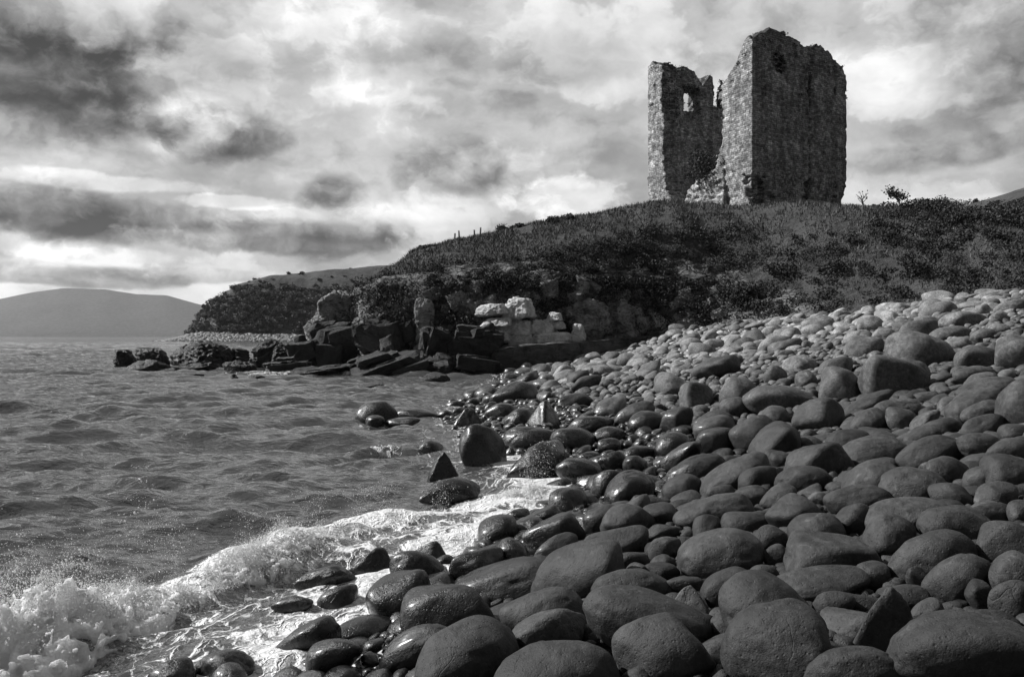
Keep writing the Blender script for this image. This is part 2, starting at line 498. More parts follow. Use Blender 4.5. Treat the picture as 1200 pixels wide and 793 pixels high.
_sy = np.array([0, 3, 5, 6, 7, 8, 9.1, 10.5, 12.4, 14.1, 19.4, 24, 31, 40, 46, 60])
_sx = np.array([-3.6, -2.7, -2.04, -1.65, -1.34, -1.03, -.39, .25, .1, -.55, -1.35, -1.85, -1., -.6, -.4, 0])
def shore_x(y): return np.interp(y, _sy, _sx)
def beach(x, y):
    x, y = np.broadcast_arrays(np.asarray(x, float), np.asarray(y, float))
    xs = shore_x(y)
    zc = np.interp(y, [-30, 0, 25, 35, 50, 58], [4.0, 3.9, 3.55, 3.05, 2.45, 2.3])
    xc = np.interp(y, [-30, 0, 25, 35, 50, 58], [17, 16.5, 16, 15, 10.7, 8.5])
    d = x - xs
    t = d / (xc - xs)
    cv = np.interp(y, [0, 14, 28, 48], [.86, .80, .60, .34])
    up = zc * np.where(t < 1, t * (cv + (1 - cv) * t), 1 + .15 * np.minimum(t - 1, .6))
    dn = np.maximum(.16 * d, -2.5)
    return np.where(d > 0, up, dn)

# ------------------------------------------------------------------ beach ground
gx = np.concatenate([np.linspace(-60, -8, 12), np.linspace(-7, 30, 150), np.linspace(32, 60, 10)])
gy = np.concatenate([np.linspace(-30, 1, 14), np.geomspace(1.6, 62, 190)])
X, Y = np.meshgrid(gx, gy)
Z = beach(X, Y) - 0.15 + .05 * fbm(st3(X * 1.2, Y * 1.2, 0 * X), 3)
M_shingle, nt, b = new_mat("wet_shingle")
oc = nt.nodes.new("ShaderNodeTexCoord").outputs["Object"]
vv = nd(nt, "ShaderNodeTexVoronoi", {"Vector": oc, "Scale": 9.0})
nt.links.new(grey(nt, smooth(nt, vv.outputs["Distance"], 0, .8, .09, .03)), b.inputs["Base Color"])
b.inputs["Roughness"].default_value = 0.7
nt.links.new(bump(nt, mth(nt, 'MULTIPLY', vv.outputs["Distance"], -1.0), 1.0, .08), b.inputs["Normal"])
me = mesh_np("beach_ground", np.stack([X, Y, Z], -1).reshape(-1, 3), grid_faces(*X.shape), M_shingle)
tag(link("beach_ground", me), "dark shingle bed beneath the boulders", "ground", kind="structure")

# ------------------------------------------------------------------ sea
rr = np.concatenate([np.geomspace(3.0, 60, 620), np.geomspace(60.5, 400, 420), np.geomspace(420, 7000, 40)])
aa = np.radians(np.concatenate([np.linspace(-84, -41, 40), np.linspace(-40.8, 22, 560), np.linspace(23, 84, 30)]))
RR, AA = np.meshgrid(rr, aa, indexing='ij')
X = RR * np.sin(AA)
Y = RR * np.cos(AA)
step = np.gradient(rr)[:, None] * np.ones_like(X)
d_sh = shore_x(np.clip(Y, 0, 60)) - X          # metres out from the waterline
wr = np.random.default_rng(11)
H = np.zeros_like(X)
warpx = .5 * fbm(st3(X * .22, Y * .22, 0 * X), 2)
warpy = .5 * fbm(st3(X * .22, Y * .22, 0 * X + 9), 2)
for k in range(72):
    lam = 0.26 * (22 ** (k / 71.0))
    amp = .0105 * lam ** .80 * wr.uniform(.4, 1.4) * (1.0 if lam < .7 else 1.05 if lam < 2.4 else .6)
    th = wr.normal(0, .33) + R(-66)            # travel direction: in towards the beach
    kx, ky = math.cos(th), math.sin(th)
    ph = wr.uniform(0, 6.28)
    vis = sstep(2.2, 4.5, lam / step)
    s = np.sin(2 * math.pi / lam * (kx * (X + warpx * min(lam, 1.5)) + ky * (Y + warpy * min(lam, 1.5))) + ph)
    H += amp * vis * (1.25 * (2 * ((s + 1) / 2) ** 2.4 - .7))
gust = .75 + .5 * sstep(-.3, .4, fbm(st3(X * .09, Y * .05, 0 * X + 4), 3))
H *= gust
# individual rollers coming in, as crest lines
def seg_dist(X, Y, P):
    best = np.full(X.shape, 1e9); side = np.zeros(X.shape); tt = np.zeros(X.shape)
    L = 0; tot = sum(math.dist(P[i], P[i + 1]) for i in range(len(P) - 1))
    for i in range(len(P) - 1):
        ax, ay = P[i]; bx, by = P[i + 1]
        ex, ey = bx - ax, by - ay
        l2 = ex * ex + ey * ey
        t = np.clip(((X - ax) * ex + (Y - ay) * ey) / l2, 0, 1)
        dx, dy = X - ax - t * ex, Y - ay - t * ey
        d = np.hypot(dx, dy)
        m = d < best
        best = np.where(m, d, best)
        side = np.where(m, np.sign(ex * dy - ey * dx), side)
        tt = np.where(m, (L + t * math.sqrt(l2)) / tot, tt)
        L += math.sqrt(l2)
    return best, side, tt

BREAK = [(-4.6, 4.2), (-3.55, 5.3), (-2.95, 6.3), (-2.55, 7.4), (-2.15, 8.3), (-1.7, 9.0), (-1.0, 9.5), (-.2, 10.1), (.35, 10.9)]
ROLL = [(BREAK, .17, .34, .5), ([(-6.2, 11.4), (-4.2, 12.4), (-2.4, 12.9), (-.9, 13.2)], .13, .28, .7), ([(-9.5, 13.5), (-6.2, 14.2), (-4.6, 14.3)], .10, .3, .7),
        ([(-3.1, 14.6), (-2.4, 14.9), (-1.6, 15.2)], .20, .22, .5), ([(-6.5, 8.6), (-4.9, 9.3), (-3.4, 9.7)], .09, .22, .6), ([(-7, 9.9), (-5.4, 10.6), (-4.4, 10.8)], .09, .22, .6),
        ([(-16, 21), (-11.5, 21.6), (-8, 21.9)], .06, .3, .7), ([(-12, 17), (-9, 18), (-6.6, 18)], .07, .28, .7), ([(-9, 26), (-5, 27), (-3.5, 27)], .06, .3, .7)]
for P, a, wd, tail in ROLL:
    d, sd_, t = seg_dist(X, Y, P)
    env = sstep(0, .18, t) * sstep(1, .82, t) if P is not BREAK else sstep(1.02, .9, t)
    wj = wd * (1 + .4 * fbm(st3(X * .8, Y * .8, 0 * X + a * 50), 2))
    w = np.where(sd_ > 0, wj * 1.7, wj * .8)
    H += a * env * (.8 + .5 * fbm(st3(X * 1.1, Y * 1.1, 0 * X + 2), 2)) * np.exp(-(d / w) ** 2) - .35 * a * env * np.exp(-((d - 2.2 * w) / (1.5 * w)) ** 2)
damp = sstep(-.6, 1.2, d_sh)
H *= .35 + .65 * damp
dB, sB, tB = seg_dist(X, Y, BREAK)
inside = np.where(sB < 0, 1, 0)                # between the breaker and the beach
lump = fbm(st3(X * 4.5, Y * 4.5, 0 * X), 4)
foamz = sstep(5.2, 0.2, np.abs(np.clip(d_sh, -4, 20))) * sstep(16, 9, Y)
froth = inside * foamz * sstep(16, 11, Y)
# foam amount
foam = np.maximum(.95 * np.exp(-(dB / .30) ** 2) * sstep(1.0, .93, tB), .50 * froth * sstep(3.4, .3, dB))
foam = np.maximum(foam, .66 * sstep(.9, -.1, d_sh) * sstep(40, 12, Y))
foam = np.maximum(foam, .46 * sstep(3.2, .2, d_sh) * sstep(34, 10, Y) * (Y > 9))
foam = np.maximum(foam, .40 * sstep(2.2, .2, d_sh) * (Y > 20))
foam = np.maximum(foam, np.where(Y > 34, .52 * np.exp(-((Y - 45.0 + .12 * X) / 2.5) ** 2) * (X > -17), 0))
for P, a, wd, tail in ROLL[3:4]:
    d, sd_, t = seg_dist(X, Y, P)
    foam = np.maximum(foam, .42 * np.exp(-((d - .08) / .22) ** 2) * sstep(0, .2, t) * sstep(1, .6, t))
foam = np.clip(foam + .10 * lump * (foam > .05), 0, 1)
H += .035 * np.maximum(froth, np.exp(-(dB / .35) ** 2)) * (lump + .3)
H += .10 * sstep(1.2, -.2, d_sh) * sstep(17, 13, Y)     # the wash runs up between the boulders
Zs = H
me = mesh_np("sea", np.stack([X, Y, Zs], -1).reshape(-1, 3), grid_faces(*X.shape)[:, ::-1], None, True, {"foam": foam.ravel()})
M_sea, nt, b = new_mat("sea_water")
oc = nt.nodes.new("ShaderNodeTexCoord").outputs["Object"]
fm = attr(nt, "foam")
ocw = vadd(nt, oc, vmul(nt, vadd(nt, nd(nt, "ShaderNodeTexNoise", {"Vector": oc, "Scale": 1.5, "Detail": 5, "Roughness": .6}).outputs["Color"], (-.5, -.5, -.5)), (.75, .75, 0)))
v1 = nd(nt, "ShaderNodeTexVoronoi", {"Vector": vmul(nt, ocw, (1, 1, .2)), "Scale": 4.2}, feature='DISTANCE_TO_EDGE').outputs["Distance"]
v2 = nd(nt, "ShaderNodeTexVoronoi", {"Vector": vmul(nt, ocw, (1, 1, .2)), "Scale": 11.0}, feature='DISTANCE_TO_EDGE').outputs["Distance"]
fn = noise(nt, vmul(nt, ocw, (1, 1, .2)), 2.4, 8, 0.66)
fn2 = noise(nt, oc, 26, 4, 0.7)
lace = mth(nt, 'MAXIMUM', smooth(nt, v1, 0, .12, 1, 0), mth(nt, 'MULTIPLY', smooth(nt, v2, 0, .12, 1, 0), .75))
pat = mth(nt, 'ADD', mth(nt, 'MULTIPLY', fn, 0.9), mth(nt, 'ADD', mth(nt, 'MULTIPLY', lace, .22), mth(nt, 'MULTIPLY', fn2, .12)))
fk = smooth(nt, mth(nt, 'ADD', pat, fm), 1.02, 1.22)
fk = mth(nt, 'MULTIPLY', fk, smooth(nt, fm, .03, .2))
wc = 0.05
cmix = nd(nt, "ShaderNodeMix", {0: fk, 2: wc, 3: mth(nt, 'ADD', .48, mth(nt, 'MULTIPLY', fn2, .4))}).outputs[0]
nt.links.new(grey(nt, cmix), b.inputs["Base Color"])
nt.links.new(mth(nt, 'ADD', .06, mth(nt, 'MULTIPLY', fk, .65)), b.inputs["Roughness"])
b.inputs["IOR"].default_value = 3.0
b.inputs["Specular IOR Level"].default_value = 0.5
r1 = noise(nt, vmul(nt, oc, (.8, 1.5, 1)), 3.8, 4, 0.55, 0.6)
r2 = noise(nt, vmul(nt, oc, (.45, 1, 1)), .55, 5, 0.6, 0.3)
r3 = noise(nt, vmul(nt, oc, (1, 1.4, 1)), 13, 3, 0.55)
hw = mth(nt, 'ADD', mth(nt, 'MULTIPLY', r1, .075), mth(nt, 'ADD', mth(nt, 'MULTIPLY', r2, .24), mth(nt, 'MULTIPLY', r3, .003)))
hw = mth(nt, 'ADD', hw, mth(nt, 'MULTIPLY', mth(nt, 'MULTIPLY', fk, pat), .06))
nt.links.new(bump(nt, hw, 1.0, 1.0), b.inputs["Normal"])
me.materials.append(M_sea)
tag(link("sea", me), "choppy grey sea with foam along the boulders", "sea", kind="structure")

# ------------------------------------------------------------------ near headland
_cx = np.array([-30, -18, -15.8, -13, -10, -6, -2, 2, 6, 10, 13, 16, 20, 26, 35, 60, 100])
_cy = np.array([130, 78, 61, 54, 50.6, 49.4, 49, 49.6, 51, 52.4, 51.4, 48.6, 43.8, 38.0, 32.5, 27, 24])
_dx = np.linspace(-32, 102, 1341)
_dy = np.interp(_dx, _cx, _cy)
_kr = np.exp(-np.linspace(-2.2, 2.2, 45) ** 2); _kr /= _kr.sum()
_dy = np.convolve(np.pad(_dy, 22, mode='edge'), _kr, mode='valid')
def cliff_y(x): return np.interp(x, _dx, _dy)
def hill_z(x, s):
    zb = np.interp(x, [-20, -6, 0, 5, 10, 16, 26, 60], [-1.5, -.6, .6, 1.6, 2.2, 3.0, 3.7, 4.5])
    zt = np.interp(x, [-18, -15.5, -13, -10.5, -6, 0, 6, 12, 16, 22, 30, 50], [-.5, 1.5, 3.4, 5.2, 5.7, 5.6, 5.2, 4.8, 4.5, 4.4, 4.9, 6])
    hp = np.interp(x, [-20, -16, -13.5, -11, -9.3, -7.6, -4, -2, 1.4, 4, 7, 12, 20, 28, 33, 38, 45, 55, 100], [-.5, 1.4, 3.4, 5.6, 7.2, 8.8, 9.7, 10.1, 11.0, 11.5, 11.9, 12.6, 12.1, 10.7, 10.6, 12.0, 14.6, 17.5, 22])
    run = np.interp(x, [-20, -12, -8, 0, 10, 15, 20, 30, 40, 60], [3, 6, 11, 13, 7.5, 7, 8.5, 14, 24, 34])
    wc = np.interp(x, [-15, 0, 12, 16, 60], [2.6, 1.5, 1.6, 2.4, 3])
    c = sstep(0, 1, s / wc)
    g = np.clip((s - wc * .8) / run, 0, 1)
    g = 1 - (1 - g) ** 1.7
    z = zb + (zt - zb) * c + np.maximum(hp - zt, 0) * g
    z += .035 * np.clip(s - run - wc, 0, 14) * sstep(4, 14, x)
    return np.where(s < 0, zb + .3 * np.maximum(s, -8), z)
def slope_f(x):
    dy = (cliff_y(x + .3) - cliff_y(x - .3)) / .6
    return 1 / np.sqrt(1 + dy * dy)
def ground_z(x, y):
    x = np.asarray(x, float); y = np.asarray(y, float)
    s = (y - cliff_y(x)) * slope_f(x)
    z = hill_z(x, s)
    return z + (.35 * fbm(st3(x * .22, y * .22, 0 * x + 3), 3) + .12 * fbm(st3(x * .8, y * .8, 0 * x + 5), 3)) * sstep(1, 5, s)

hx = np.concatenate([np.linspace(-30, -18.5, 20), np.linspace(-18, 42, 300), np.linspace(42.5, 100, 90)])
sv = np.concatenate([np.linspace(-8, -.4, 12), np.linspace(-.2, 3.2, 52), np.linspace(3.4, 22, 84), np.linspace(22.6, 70, 60)])
S, X = np.meshgrid(sv, hx, indexing='ij')
Yh = cliff_y(X) + S / slope_f(X)
Zh = ground_z(X, Yh)
P = st3(X, Yh, Zh)
du = np.gradient(P, axis=1); dv = np.gradient(P, axis=0)
Nn = np.cross(du, dv)
Nn /= np.linalg.norm(Nn, axis=2)[..., None] + 1e-9
cliffm = sstep(-.4, .3, S) * sstep(4.2, 1.6, S + 1.2 * fbm(st3(X * .5, S, 0 * X), 2)) * sstep(22, 15, X)
blk = np.round(3 * fbm(P * np.array([.45, .45, .8]) + 31, 2)) / 3
dsp = .55 * blk + .42 * fbm(P * np.array([.9, .9, 1.5]), 4, .55, True) + .2 * fbm(P * 2.6, 3)
P = P + Nn * (dsp * cliffm)[..., None]
rock = np.clip(cliffm * 1.05 + .2 * fbm(P * .6, 3) * cliffm, 0, 1)
rock = np.maximum(rock, .9 * sstep(-11.5, -13.5, X) * sstep(7.5, 4, P[..., 2] + 2 * fbm(P * .5, 2)) * .8)
me = mesh_np("headland", P.reshape(-1, 3), grid_faces(*X.shape), M_hill, True, {"rock": rock.ravel()})
tag(link("headland", me), "grassy hill and dark cliff under the ruined tower", "headland", kind="structure")

def hill_hit(px, py, y0=30, y1=140):
    """where the view through a photograph pixel first meets the near hill"""
    Ys = np.arange(y0, y1, .15)
    xs = (px - 600) / F * Ys
    zs = CZ + (HOR - py) / F * Ys
    g = ground_z(xs, Ys)
    ok = np.where((g >= zs) & (Ys > cliff_y(xs)))[0]
    if len(ok) == 0:
        j = np.argmin(np.abs(zs - g) / Ys)      # skyline: the closest approach
    else:
        j = ok[0]
    return xs[j], Ys[j], g[j]

# ------------------------------------------------------------------ far headland and its stony beach
fx = np.linspace(-175, 20, 200)
fs = np.concatenate([np.linspace(-14, 0, 10), np.linspace(.8, 22, 44), np.linspace(23, 150, 50)])
S, X = np.meshgrid(fs, fx, indexing='ij')
fcy = np.interp(X, [-175, -160, -152, -142, -120, -90, 20], [520, 420, 372, 358, 352, 350, 350])
Yf = fcy + S
hpf = np.interp(X, [-175, -162, -153, -148, -141, -130, -115, -98, -65, -45, 20], [-3, -1, 2.5, 10, 18, 26.5, 31, 33, 36.0, 37.5, 44])
runf = np.interp(X, [-160, -140, -95, 20], [9, 20, 34, 40])
g = np.clip(S / runf, 0, 1)
Zf = np.where(S < 0, 3.2 + .34 * S, 3.2 + (np.maximum(hpf - 3.2, -5)) * (1 - (1 - g) ** 2.1)) + .02 * np.clip(S - runf, 0, 100)
Zf += 1.6 * fbm(st3(X * .06, Yf * .06, 0 * X), 4) * sstep(0, 12, S)
rk = sstep(14, 2, S) * sstep(0, .35, fbm(st3(X * .07, S * .1, 0 * X + 8), 3)) * .9
me = mesh_np("far_headland", st3(X, Yf, Zf).reshape(-1, 3), grid_faces(*X.shape), M_far_hill, True, {"rock": rk.ravel()})
tag(link("far_headland", me), "farther grass headland sloping down to the bay", "headland", kind="structure")
def far_z(x, s):
    hp = np.interp(x, [-175, -162, -153, -148, -141, -130, -115, -98, -65, -45, 20], [-3, -1, 2.5, 10, 18, 26.5, 31, 33, 36.0, 37.5, 44])
    rn = np.interp(x, [-160, -140, -95, 20], [9, 20, 34, 40])
    g = np.clip(s / rn, 0, 1)
    y = np.interp(x, [-175, -160, -152, -142, -120, -90, 20], [520, 420, 372, 358, 352, 350, 350]) + s
    return y, 3.2 + np.maximum(hp - 3.2, -5) * (1 - (1 - g) ** 2.1) + .02 * np.clip(s - rn, 0, 100)

# ------------------------------------------------------------------ mountain across the bay
mp = [(-900, 380), (-600, 330), (-350, 352), (-150, 372), (-60, 357), (0, 349), (40, 341), (75, 336.5), (125, 338), (160, 343.5), (195, 344.5), (232, 355), (300, 372), (380, 388), (440, 396)]
MY = 5200.0
mx = np.linspace(-1500 / F * MY, -160 / F * MY, 260)
prof = np.interp(mx, [(p[0] - 600) / F * MY for p in mp], [(HOR - p[1]) / F * MY for p in mp])
mt = np.linspace(0, 1.6, 60)
T, X = np.meshgrid(mt, mx, indexing='ij')
k = np.where(T < 1, T ** .8, np.maximum(1 - (T - 1) * 1.3, 0))
Ym = MY - 900 + 900 * T
Zm = np.maximum(prof[None, :] * k, -4) * 1.0 + 26 * fbm(st3(X * .0022, Ym * .0022, 0 * X), 4) * k * (1 - k) * 4 + 5 * fbm(st3(X * .004, Ym * .004, 0 * X), 4) * k - 3
X = X * (Ym / MY)
me = mesh_np("mountain", st3(X, Ym, Zm).reshape(-1, 3), grid_faces(*X.shape), M_far_hill, True, {"rock": 0 * X.ravel()})
tag(link("mountain", me), "hazy mountain ridge across the bay", "mountain", kind="structure")

# ------------------------------------------------------------------ haze
V = np.array([(x, y, z) for x in (-8500, 8500) for y in (-120, 7400) for z in (-8, 350)], float)
Fh = np.array([(0, 1, 3, 2), (4, 6, 7, 5), (0, 4, 5, 1), (2, 3, 7, 6), (0, 2, 6, 4), (1, 5, 7, 3)])
M_haze = bpy.data.materials.new("haze_air")
M_haze.use_nodes = True
nt = M_haze.node_tree
nt.nodes.clear()
out = nt.nodes.new("ShaderNodeOutputMaterial")
pv = nt.nodes.new("ShaderNodeVolumePrincipled")
pv.inputs["Color"].default_value = (.93, .93, .93, 1)
pv.inputs["Density"].default_value = 0.45e-4
pv.inputs["Anisotropy"].default_value = 0.2
nt.links.new(pv.outputs[0], out.inputs["Volume"])
tag(link("haze", mesh_np("haze", V, Fh, M_haze, False)), "thin sea haze over the bay", "haze", kind="stuff")

# ------------------------------------------------------------------ ruined tower
CB = np.array([18.7, 62.0]); CZ0 = 12.57
E1 = np.array([-.5, .8660254]); E2 = np.array([.8660254, .5])
M_wall, nt, b = new_mat("rubble_masonry")
oc = nt.nodes.new("ShaderNodeTexCoord").outputs["Object"]
geo = nt.nodes.new("ShaderNodeNewGeometry")
s3 = nd(nt, "ShaderNodeSeparateXYZ", {"Vector": oc})
run = mth(nt, 'ADD', s3.outputs[0], s3.outputs[1])
w2 = nd(nt, "ShaderNodeTexNoise", {"Vector": oc, "Scale": 1.1, "Detail": 3}).outputs["Color"]
w2 = vmul(nt, vadd(nt, w2, (-.5, -.5, -.5)), (.35, .16, 0))
bv = vadd(nt, nd(nt, "ShaderNodeCombineXYZ", {0: run, 1: s3.outputs[2], 2: 0.0}).outputs[0], w2)
br = nd(nt, "ShaderNodeTexBrick", {"Vector": bv, "Color1": (.19, .19, .19, 1), "Color2": (.46, .46, .46, 1), "Mortar": (.10, .10, .10, 1), "Scale": 1.0, "Mortar Size": .016, "Mortar Smooth": .4, "Bias": 0.0, "Brick Width": .36, "Row Height": .16})
br.offset = 0.37; br.squash = .7; br.squash_frequency = 3
bc = nd(nt, "ShaderNodeRGBToBW", {"Color": br.outputs["Color"]}).outputs[0]
vst = nd(nt, "ShaderNodeTexVoronoi", {"Vector": vmul(nt, oc, (3.0, 3.0, 5.6)), "Scale": 1.0})
vsc = nd(nt, "ShaderNodeRGBToBW", {"Color": vst.outputs["Color"]}).outputs[0]
n1 = noise(nt, oc, .55, 6, .62, .3)
n2 = noise(nt, oc, 6, 6, .72)
n4 = noise(nt, vmul(nt, oc, (1.6, 1.6, .35)), 1.0, 5, .65)
c = mth(nt, 'MULTIPLY', bc, smooth(nt, vsc, .2, .85, .75, 1.3))
c = mth(nt, 'MULTIPLY', c, smooth(nt, n1, .3, .7, .66, 1.3))
c = mth(nt, 'MULTIPLY', c, smooth(nt, n2, .28, .72, .66, 1.38))
c = mth(nt, 'MULTIPLY', c, smooth(nt, n4, .38, .62, .66, 1.12))
lowm = smooth(nt, mth(nt, 'ADD', s3.outputs[2], mth(nt, 'MULTIPLY', n1, 2.4)), 3.3, 4.5, 1, 0)
spot = smooth(nt, noise(nt, oc, 3.4, 5, .7), .54, .60)
c = mth(nt, 'ADD', c, mth(nt, 'MULTIPLY', mth(nt, 'MULTIPLY', lowm, spot), .30))
nz = nd(nt, "ShaderNodeSeparateXYZ", {"Vector": geo.outputs["Normal"]}).outputs[2]
turf = mth(nt, 'MULTIPLY', smooth(nt, mth(nt, 'ADD', nz, mth(nt, 'MULTIPLY', mth(nt, 'SUBTRACT', n2, .5), .9)), 0.15, .42), smooth(nt, s3.outputs[2], 8.5, 10))
c = nd(nt, "ShaderNodeMix", {0: turf, 2: c, 3: smooth(nt, n2, .3, .7, .03, .10)}).outputs[0]
nt.links.new(grey(nt, c), b.inputs["Base Color"])
b.inputs["Roughness"].default_value = .9
b.inputs["Specular IOR Level"].default_value = .2
hb = mth(nt, 'ADD', mth(nt, 'MULTIPLY', br.outputs["Fac"], -.6), mth(nt, 'ADD', mth(nt, 'MULTIPLY', vsc, .6), mth(nt, 'MULTIPLY', n2, .7)))
nt.links.new(bump(nt, hb, .9, .07), b.inputs["Normal"])

RES = .105
NU, NV, NZ = int(14.2 / RES), int(12.8 / RES), int(19.0 / RES)
u = (np.arange(NU) * RES - .8)[:, None, None]
v = (np.arange(NV) * RES - .8)[None, :, None]
z = (np.arange(NZ) * RES - 3.5)[None, None, :]
LU, LV, TH = 12.6, 11.2, 1.75
U3, V3, Z3 = np.broadcast_arrays(u, v, z)
PT = st3(U3, V3, Z3)
nz1 = fbm(PT * np.array([.55, .55, .55]) + 5, 3)
nz2 = perlin(PT * np.array([1.9, 1.9, 3.6]) + 40)
stone = perlin(np.stack([np.floor(U3 / .5 + .5 * np.floor(Z3 / .28)), np.floor(V3 / .5 + .5 * np.floor(Z3 / .28)), np.floor(Z3 / .28)], -1) * .731 + .37)
out_d = np.maximum(np.maximum(-U3, U3 - LU), np.maximum(-V3, V3 - LV))
in_d = np.minimum(np.minimum(U3, LU - U3), np.minimum(V3, LV - V3)) - TH
# rough base where facing stones have gone
ero = .30 * sstep(2.6, .4, Z3 + 1.1 * nz1) + .06 * nz2
field = np.maximum(out_d + ero, in_d + .12 * nz2)
top_v0 = np.interp(U3, [-.8, 0, .4, .9, 1.3, 1.8, 2.4, 3.0, 3.7, 4.6, 8, 10.2, 10.6, 11.3, 12, 13], [12.4, 12.7, 13.2, 12.9, 12.2, 11.3, 10.8, 10.3, 9.9, 6.0, 1, 12.9, 14.0, 14.3, 14.5, 14.3])
top_u0 = np.interp(V3, [-.8, 0, .8, 1.4, 2, 3, 4, 5, 6, 7, 8, 8.8, 9.5, 10.2, 10.8, 11.2, 12], [12.4, 12.8, 13.3, 13.5, 14.0, 14.0, 13.8, 13.55, 13.3, 13.5, 13.7, 13.4, 12.9, 12.5, 12.1, 11.6, 11.4])
top_u1 = np.interp(V3, [-.8, 0, 1.2, 2, 3, 4, 4.6, 5.2, 6, 7, 7.6, 8.2, 9.2, 9.8, 10.6, 12], [14.3, 14.4, 14.3, 13.9, 14.2, 14.0, 13.4, 12.9, 14.1, 14.2, 13.7, 12.8, 13.5, 13.1, 11.6, 10.5])
top_v1 = np.interp(U3, [0, 3, 6, 9, 12.6], [11.4, 9.5, 8.5, 9, 10.2])
du0, du1, dv0, dv1 = U3, LU - U3, V3, LV - V3
which = np.argmin(np.stack([du0, du1, dv0, dv1], 0), 0)
topz = np.choose(which, [top_u0, top_u1, top_v0, top_v1])
corner0 = (U3 < 2) & (V3 < 2)
topz = np.where(corner0, np.where(U3 > V3, np.maximum(top_v0, top_u0 - 1.2 * U3), top_u0), topz)
topz = topz + np.where(U3 < 4, .5, 1.0) * (.24 * nz1 + .20 * stone + .10 * nz2)
field = np.maximum(field, (Z3 - topz) * .8)
# the breach in the sea-facing wall
br_r = np.interp(Z3, [-1.5, 1.2, 2.4, 3.4, 4.2, 5.2, 6.5, 8, 9, 10.2, 14], [4.6, 4.4, 4.1, 3.9, 3.6, 3.3, 3.2, 3.35, 3.5, 3.6, 3.6])
br_l = np.interp(Z3, [-1.5, .6, 1.6, 2.6, 3.8, 6, 9, 12, 15], [9.1, 9.2, 9.4, 9.9, 10.4, 10.5, 10.45, 10.6, 10.7])
jag = .42 * stone + .5 * nz1 + .2 * nz2
hole = np.maximum(br_r + jag - U3, U3 - (br_l + jag))
hole = np.maximum(hole, V3 - 2.6)
field = np.maximum(field, -hole)
def carve(field, a, b_, c_, ha, hb, hc, rag=.12):
    q = np.maximum(np.maximum(np.abs(U3 - a) - ha, np.abs(V3 - b_) - hb), np.abs(Z3 - c_) - hc) + rag * nz2
    return np.maximum(field, -q)
# splayed window seen against the sky, and the gap in the wall head beside it
spl = np.clip((12.6 - U3) / 1.75, 0, 1)
q = np.maximum(np.maximum(4.34 - 1.75 * spl - V3, V3 - 4.86 - .05 * spl), np.maximum(np.abs(Z3 - 11.4) - 1.15, 10.2 - U3)) + .02 * nz2
field = np.maximum(field, -q)
q = np.maximum(np.maximum(8.15 - 1.9 * spl - V3, V3 - 8.5 + 1.1 * spl), np.maximum(11.2 - Z3, 10.2 - U3)) + .10 * nz2
field = np.maximum(field, -q)
field = carve(field, 10.9, 8.9, 7.2, 1.0, 1.0, 2.4, .25)          # dark recess in the back wall
field = carve(field, 3.0, .9, 8.0, .35, .5, .8, .1)               # broken opening on the breach edge
field = carve(field, 0, 9.7, 10.2, .5, .18, .28, .05)             # putlog holes and slits in the landward face
field = carve(field, 0, 3.1, 11.4, .35, .5, .55, .4)
field = carve(field, 0, 6.55, 6.6, .16, .10, 4.6, .22)            # long crack
field = carve(field, 0, 6.4, 1.2, .6, .35, 1.3, .5)
field = carve(field, 0, .95, 1.0, .75, .75, 1.1, .6)              # robbed-out base near the corner
field = carve(field, 0, 2.4, .5, .45, .9, .6, .5)
field = carve(field, 0, 4.6, 8.3, .25, .12, .22, .05)
field = carve(field, 11.2, .5, 7.5, .5, .2, .3, .05)
field = field - .10 * np.maximum(stone, -.5) - .05 * nz2
rub_top = np.interp(U3, [3, 4, 4.8, 6, 6.8, 7.3, 7.7, 8.0], [4.3, 3.5, 3.1, 2.9, 2.6, 2.0, .9, -.5]) + .4 * nz1 + .2 * stone
rub = np.maximum(np.maximum(Z3 - rub_top, np.maximum(-.05 - V3, V3 - 4.5)), np.maximum(3.0 - U3, U3 - 8.5 - .3 * nz1)) - .08 * stone + .15 * nz2

def vox_mesh(f, lo, res):
    g = openvdb.FloatGrid(background=1.0)
    g.copyFromArray(np.ascontiguousarray(np.clip(f, -1, 1), dtype=np.float32))
    p, t, q = g.convertToPolygons(isovalue=0.0, adaptivity=0.0)
    Fq = [np.asarray(q).reshape(-1, 4)]
    return np.asarray(p) * res + np.asarray(lo), Fq[0]

def castle_part(name, f, parent, label=None):
    p, q = vox_mesh(f, (-.8, -.8, -3.5), RES)
    q = q[:, ::-1]
    me = mesh_np(name, p, q, M_wall, True)
    o = link(name, me, parent)
    if label: o["label"] = label
    return o

tower = link("ruined_tower", None, None, (CB[0], CB[1], CZ0))
# local u runs along E1, v along E2 (a left-handed pair, so u is carried by a mirrored mesh)
tag(tower, "ruined stone tower with a breached wall on the grassy hilltop", "ruined tower")
split = 5.6
def to_world(o):
    me = o.data
    n = len(me.vertices)
    a = np.empty(n * 3, np.float32); me.vertices.foreach_get("co", a); a = a.reshape(-1, 3)
    w = np.stack([a[:, 0] * E1[0] + a[:, 1] * E2[0], a[:, 0] * E1[1] + a[:, 1] * E2[1], a[:, 2]], -1)
    me.vertices.foreach_set("co", w.astype(np.float32).ravel())
    me.flip_normals()
    me.update()
TOPS = []
for nm, f, lb in (("wall", np.maximum(field, U3 - split), "tall corner block of the tower with one sunlit edge"), ("wall", np.maximum(field, split - U3), "rear wall fragment with a slit window against the sky"), ("rubble_fill", np.maximum(rub, -np.maximum(field, -1)) if False else rub, "overgrown broken masonry filling the breach")):
    wall_o = castle_part(nm, f, tower, lb)
    to_world(wall_o)
    TOPS.append(wall_o)

